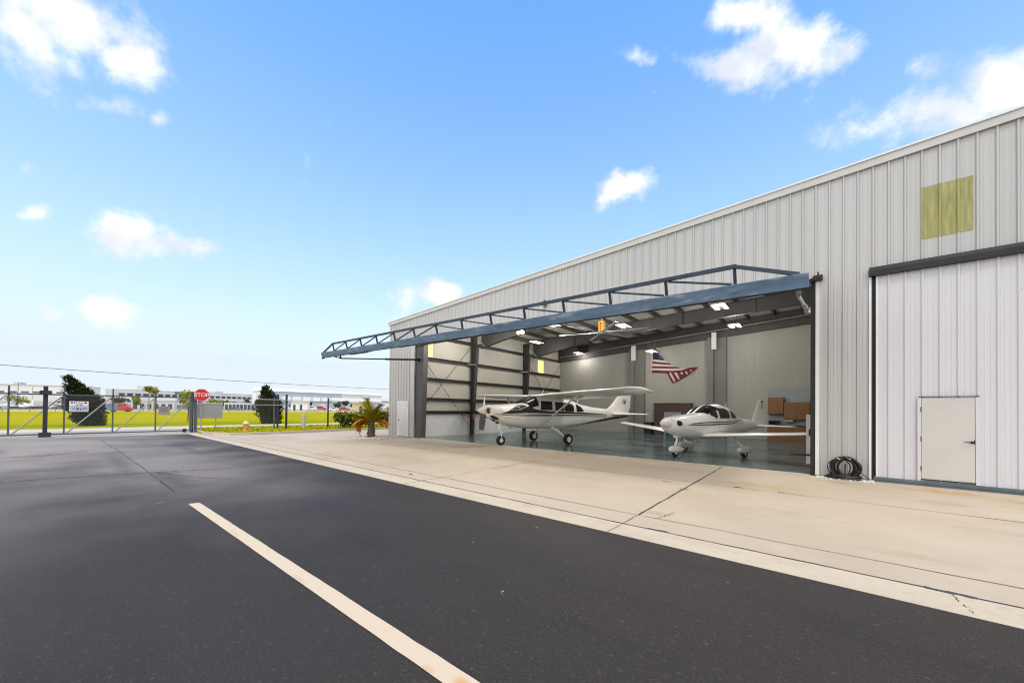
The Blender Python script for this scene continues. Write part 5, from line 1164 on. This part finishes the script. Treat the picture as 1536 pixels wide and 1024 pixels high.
for x in (-1.3, 1.3):
    b = MB(); b.bar((x, .05, 0), (x, .05, 2.0), .06, .06, up=(1, 0, 0)); b.build('post', M_GALV, t)
# parked white aircraft far left
def far_plane(lab, px, D, rz, s_):
    q = far(px, D); t = thing('parked_aircraft', lab, 'aircraft', (q.x, q.y, 0), rz, 'small white aircraft parked beyond the gate')
    lf = Loft([(3.4*s_, .08, .95*s_, 1.25*s_, 2), (2.6*s_, .45*s_, .7*s_, 1.5*s_, 2.2), (.8*s_, .6*s_, .6*s_, 2.0*s_, 2.3), (-.8*s_, .5*s_, .75*s_, 1.7*s_, 2.2), (-4*s_, .1*s_, 1.1*s_, 1.5*s_, 2)]); lf.body(.4).build('fuselage', M_APW, t, smooth=True)
    lf.patch([(1.6*s_, 1.45*s_, 1.7*s_), (.6*s_, 1.4*s_, 1.85*s_), (-.6*s_, 1.4*s_, 1.6*s_)], 1).build('window', M_GLASS, t)
    for sd in (1, -1):
        wing([(sd*.3*s_, 1.2*s_, .95*s_, 1.6*s_), (sd*5*s_, .8*s_, 1.25*s_, 1.1*s_)]).build('wing', M_APW, t, smooth=True)
        wing([(sd*.05*s_, -3.1*s_, 1.4*s_, .9*s_), (sd*1.6*s_, -3.3*s_, 1.4*s_, .6*s_)]).build('tailplane', M_APW, t, smooth=True)
        b = MB(); b.tube([(0, sd*1.2*s_, 1.0*s_), (0, sd*1.25*s_, .25)], .05, 6); b.lathe([(0, -.08), (.25, -.08), (.25, .08), (0, .08)], (0, sd*1.25*s_, .25), 12, 'y'); b.build('landing_gear', M_BLACK, t)
    wing([(1.3*s_, -2.9*s_, 0, 1.2*s_), (2.7*s_, -3.6*s_, 0, .7*s_)], .6, 'z').build('tail_fin', M_APW, t, smooth=True)
    b = MB(); b.tube([(2.4*s_, 0, .8*s_), (2.5*s_, 0, .25)], .05, 6); b.lathe([(0, -.08), (.25, -.08), (.25, .08), (0, .08)], (2.5*s_, 0, .25), 12, 'y'); b.build('landing_gear', M_BLACK, t)
far_plane('white parked aeroplane with its wing spread left of the gate guide post', 38, 118, R(200), 1.15)
far_plane('white parked aeroplane beyond the first gate upright', 8, 135, R(150), 1.0)
# roadside guard rail at the far edge of the field
b = thing('guard_rail', 'low wooden rail along the far edge of the grass field', 'rail', (-150, 0, 0)); gq = MB()
gq.box(-150.1, -149.9, -90, 210, .5, .72); gq.build('rail', mat('rail_wood', (.30, .22, .12), .8, 0, .2, 2), b, world=True)
for k in range(76):
    q = MB(); yv = -89+k*4; q.box(-149.9, -149.75, yv, yv+.15, 0, .7); q.build('post', mat('rail_wood', (1, 1, 1)), b, world=True)
struct('access_road', MB().prism([(-152, -160), (-152, 260), (-163, 260), (-163, -160)], -.05, -.022), M_PAVE)
TG = 'trees beyond the grass field'
for i, (px, yt, D, W_, mt, lab, kd) in enumerate([
    (24, 590.5, 160, 8.4, M_LIME, 'round yellow green clipped tree behind the parked aeroplane', 'round_tree'),
    (180, 592.5, 150, 6.5, M_OLIVE, 'spreading olive tree just behind the red van', 'broad_tree'), (204, 593.5, 150, 3.6, M_LIME, 'small bright round tree right of the red van', 'round_tree'),
    (316, 598, 185, 5.0, M_LIME, 'bright lime tree under the office windows left of the fence post', 'round_tree'), (334, 598, 190, 6.2, M_LIME, 'wide lime tree under the office windows beside the thin fence post', 'round_tree'),
    (389, 595, 180, 4.5, M_DKG, 'dark tree left of the pointed juniper', 'broad_tree'), (372, 597, 185, 4.0, M_OLIVE, 'olive shrub tree between shelter and pointed juniper', 'broad_tree'),
    (438, 602, 190, 3.4, M_DKG, 'dark little tree behind the kiosk sheds', 'broad_tree'), (465, 601, 200, 4.0, M_DKG, 'dark green tree behind the white van', 'broad_tree'),
    (507, 601.5, 210, 5.2, M_DKG, 'dark tree above the low red car', 'broad_tree'), (517, 600.5, 215, 4.6, M_DKG, 'second dark tree above the low red car', 'broad_tree'),
    (159, 594, 200, 4.6, M_DKG, 'grey green tree left of the blue banner', 'broad_tree'), (531, 603, 140, 3.0, M_OLIVE, 'olive shrub at the corner of the cream hut', 'broad_tree'),
    (141, 600, 160, 3.4, M_OLIVE, 'low olive shrub right of the windswept juniper', 'broad_tree')]):
    H_ = zat(px, yt, D); tree(tpos(px, D), lab, kd, H_, W_, H_*.28, [mt, mt if mt is M_DKG else M_OLIVE], 60+i, 420, .42, TG, .16)
def palm(px, yt, D, lab):
    H_ = zat(px, yt, D); t = thing('palm_tree', lab, 'palm', tpos(px, D), 0, 'tall palms before the office building'); r_ = random.Random(px)
    b = MB(); b.tube([(0, 0, 0), (.1, 0, H_*.5), (.0, .1, H_*.86)], [.2, .15, .13], 8); b.build('trunk', mat('pale_trunk', (.32, .28, .23), .9, 0, .2, 3), t)
    b = MB(); leaves(b, [(0, .1, H_*.88, 1.5, 1.5, H_*.13)], 260, .38, r_, (0, 0, 1), shell=.2); b.build('crown', [M_LIME, M_OLIVE], t)
palm(223, 579, 120, 'tallest palm before the office building left of the stop sign'); palm(231, 582, 126, 'second palm with a rounder crown before the office building')
LP = 'light poles beyond the gate'
for px, yt, D, lab in ((26.5, 573, 120, 'thin dark light pole before the long white building'), (48, 579, 150, 'pale light pole before the slit windows of the long white building'), (385, 588, 150, 'pale pole left of the pointed juniper')):
    t = thing('light_pole', lab, 'light pole', tpos(px, D), 0, LP); H_ = zat(px, yt, D); b = MB(); b.tube([(0, 0, 0), (0, 0, H_)], [.11, .07], 8); b.build('pole', M_GATED if px < 30 else M_GALV, t); b = MB(); b.bar((0, 0, H_-.05), (0, .9, H_), .14, .1); b.build('lamp_head', M_GALV, t)

# ------------------------------------------------------------------ sky and sun
SUN_EL, SUN_AZ = R(60), R(146)       # azimuth of the sun, clockwise from +Y
w = bpy.data.worlds.new('World'); sc.world = w; w.use_nodes = True; nt = w.node_tree; N = nt.nodes.new; L = nt.links.new
bg = nt.nodes['Background']; SKY_STR = .15; bg.inputs['Strength'].default_value = SKY_STR
sky = N('ShaderNodeTexSky'); sky.sky_type = 'NISHITA'; sky.sun_disc = False; sky.sun_elevation = SUN_EL; sky.sun_rotation = SUN_AZ
sky.air_density = 1.15; sky.dust_density = .35; sky.ozone_density = 1.6; sky.altitude = 0
tc = N('ShaderNodeTexCoord'); gen = tc.outputs['Generated']
sp = N('ShaderNodeSeparateXYZ'); L(gen, sp.inputs[0])
def M(op, a, b=None, c=None, clamp=False):
    n = N('ShaderNodeMath'); n.operation = op; n.use_clamp = clamp
    for i, v in enumerate((a, b, c)):
        if v is None: continue
        if isinstance(v, (int, float)): n.inputs[i].default_value = v
        else: L(v, n.inputs[i])
    return n.outputs[0]
el = M('ARCSINE', sp.outputs[2])
CA = YAW     # bearing of the tangent plane on which the cloud bank is laid out
dF = M('ADD', M('MULTIPLY', sp.outputs[0], -math.sin(CA)), M('MULTIPLY', sp.outputs[1], math.cos(CA))); dR = M('ADD', M('MULTIPLY', sp.outputs[0], math.cos(CA)), M('MULTIPLY', sp.outputs[1], math.sin(CA)))
ad = M('MAXIMUM', M('ABSOLUTE', dF), .02); az = M('ADD', M('DIVIDE', dR, ad), M('MULTIPLY', M('LESS_THAN', dF, 0), 30.0)); ev = M('DIVIDE', sp.outputs[2], ad)
nz = N('ShaderNodeTexNoise'); nz.inputs['Scale'].default_value = 8.5; nz.inputs['Detail'].default_value = 10; nz.inputs['Roughness'].default_value = .62; L(gen, nz.inputs['Vector'])
nw = N('ShaderNodeTexNoise'); nw.inputs['Scale'].default_value = 3.5; nw.inputs['Detail'].default_value = 5; L(gen, nw.inputs['Vector'])
wc = N('ShaderNodeSeparateColor'); L(nw.outputs['Color'], wc.inputs[0])
azw = M('ADD', az, M('MULTIPLY', M('SUBTRACT', wc.outputs[0], .5), .26)); elw = M('ADD', ev, M('MULTIPLY', M('SUBTRACT', wc.outputs[1], .5), .17))
cv = N('ShaderNodeCombineXYZ'); L(azw, cv.inputs[0]); L(elw, cv.inputs[1])
best = None
CL = [(95, 30, 118, 72, .25, 1), (165, 88, 62, 46, .5, .95), (148, 155, 54, 20, 0, .62), (205, 172, 14, 16, 0, .5), (30, 318, 46, 18, 0, .95), (180, 345, 74, 34, .05, 1), (252, 358, 46, 18, .15, .85), (152, 465, 46, 18, 0, .95), (74, 471, 30, 15, 0, 1.2), (634, 449, 44, 18, -.1, .8),
      (905, 288, 58, 20, -.42, .95), (1185, 60, 92, 42, .05, 1), (1085, 88, 84, 34, 0, .9), (1110, 14, 68, 34, .3, .85), (970, 80, 36, 18, .4, .6), (970, 136, 10, 8, 0, .5), (1378, 88, 44, 22, 0, .6), (1295, 175, 92, 46, -.25, 1), (1400, 148, 100, 46, 0, 1), (1505, 112, 92, 62, 0, 1), (455, 205, 22, 32, 0, .3), (14, 248, 14, 12, 0, .35)]
for c in [((c[0]-768)/F_PX, (608-c[1])/F_PX, c[2]*1.22/F_PX, c[3]*1.22/F_PX, -c[4], c[5]) for c in CL]:
    a0, e0, sx, sy_, rot, amt = c
    mp = N('ShaderNodeMapping'); mp.vector_type = 'TEXTURE'; mp.inputs['Location'].default_value = (a0, e0, 0); mp.inputs['Rotation'].default_value = (0, 0, rot); mp.inputs['Scale'].default_value = (sx, sy_, 1); L(cv.outputs[0], mp.inputs['Vector'])
    ln_ = N('ShaderNodeVectorMath'); ln_.operation = 'LENGTH'; L(mp.outputs[0], ln_.inputs[0])
    v = M('MULTIPLY', M('SUBTRACT', 1.0, ln_.outputs['Value']), amt*1.3)
    best = v if best is None else M('MAXIMUM', best, v)
dens = M('ADD', best, M('MULTIPLY', M('SUBTRACT', nz.outputs['Fac'], .49), 4.3))
mr = N('ShaderNodeMapRange'); mr.interpolation_type = 'SMOOTHSTEP'; mr.inputs['From Min'].default_value = .02; mr.inputs['From Max'].default_value = 1.25; L(dens, mr.inputs['Value'])
fac = M('MULTIPLY', mr.outputs[0], M('GREATER_THAN', el, .01))
hs = N('ShaderNodeHueSaturation'); hs.inputs['Saturation'].default_value = 1.42; hs.inputs['Value'].default_value = 1.8; L(sky.outputs[0], hs.inputs['Color'])
hz = M('MULTIPLY', M('POWER', 2.718, M('MULTIPLY', M('MAXIMUM', el, 0), -2.3)), 1.25, clamp=True); hm = N('ShaderNodeMix'); hm.data_type = 'RGBA'; L(M('MULTIPLY', hz, .97), hm.inputs['Factor']); L(hs.outputs[0], hm.inputs['A']); hm.inputs['B'].default_value = (3.95, 4.4, 4.9, 1)
mx = N('ShaderNodeMix'); mx.data_type = 'RGBA'; L(fac, mx.inputs['Factor']); L(hm.outputs['Result'], mx.inputs['A']); n3 = N('ShaderNodeTexNoise'); n3.inputs['Scale'].default_value = 11; n3.inputs['Detail'].default_value = 8; L(gen, n3.inputs['Vector'])
cr = N('ShaderNodeValToRGB'); cr.color_ramp.elements[0].position = .36; cr.color_ramp.elements[0].color = (4.1, 4.4, 4.9, 1); cr.color_ramp.elements[1].position = .56; cr.color_ramp.elements[1].color = (5.9, 5.9, 5.9, 1); L(n3.outputs['Fac'], cr.inputs['Fac']); L(cr.outputs[0], mx.inputs['B'])
ovr = N('ShaderNodeMapRange'); ovr.interpolation_type = 'SMOOTHSTEP'; ovr.inputs['From Min'].default_value = .44; ovr.inputs['From Max'].default_value = .05; ovr.inputs['To Max'].default_value = .92; L(dF, ovr.inputs['Value'])  # bright overcast added to the unseen sky behind, for softer neutral light
oc = N('ShaderNodeMix'); oc.data_type = 'RGBA'; L(M('MULTIPLY', ovr.outputs[0], M('MULTIPLY_ADD', nz.outputs['Fac'], .5, .65, clamp=True)), oc.inputs['Factor']); L(mx.outputs['Result'], oc.inputs['A']); oc.inputs['B'].default_value = (8.2, 7.85, 7.35, 1)
L(oc.outputs['Result'], bg.inputs['Color'])
sl = bpy.data.lights.new('sun', 'SUN'); sl.energy = .9; sl.angle = R(14); sl.color = (1, .93, .83)
so = bpy.data.objects.new('sun', sl); COL.objects.link(so)
sd = Vector((math.sin(SUN_AZ)*math.cos(SUN_EL), math.cos(SUN_AZ)*math.cos(SUN_EL), math.sin(SUN_EL)))
so.rotation_euler = sd.to_track_quat('Z', 'Y').to_euler()

vs_ = sc.view_settings; vs_.view_transform = 'Standard'; vs_.look = 'None'; vs_.exposure = .40; vs_.gamma = 1
sc.cycles.use_denoising = True; sc.cycles.pixel_filter_type = 'BLACKMAN_HARRIS'; sc.cycles.filter_width = 1.05
try: sc.cycles.denoiser = 'OPENIMAGEDENOISE'
except Exception: pass
sc.cycles.max_bounces = 7; sc.cycles.diffuse_bounces = 4; sc.cycles.glossy_bounces = 3; sc.cycles.sample_clamp_indirect = 6; sc.cycles.caustics_reflective = False; sc.cycles.caustics_refractive = False
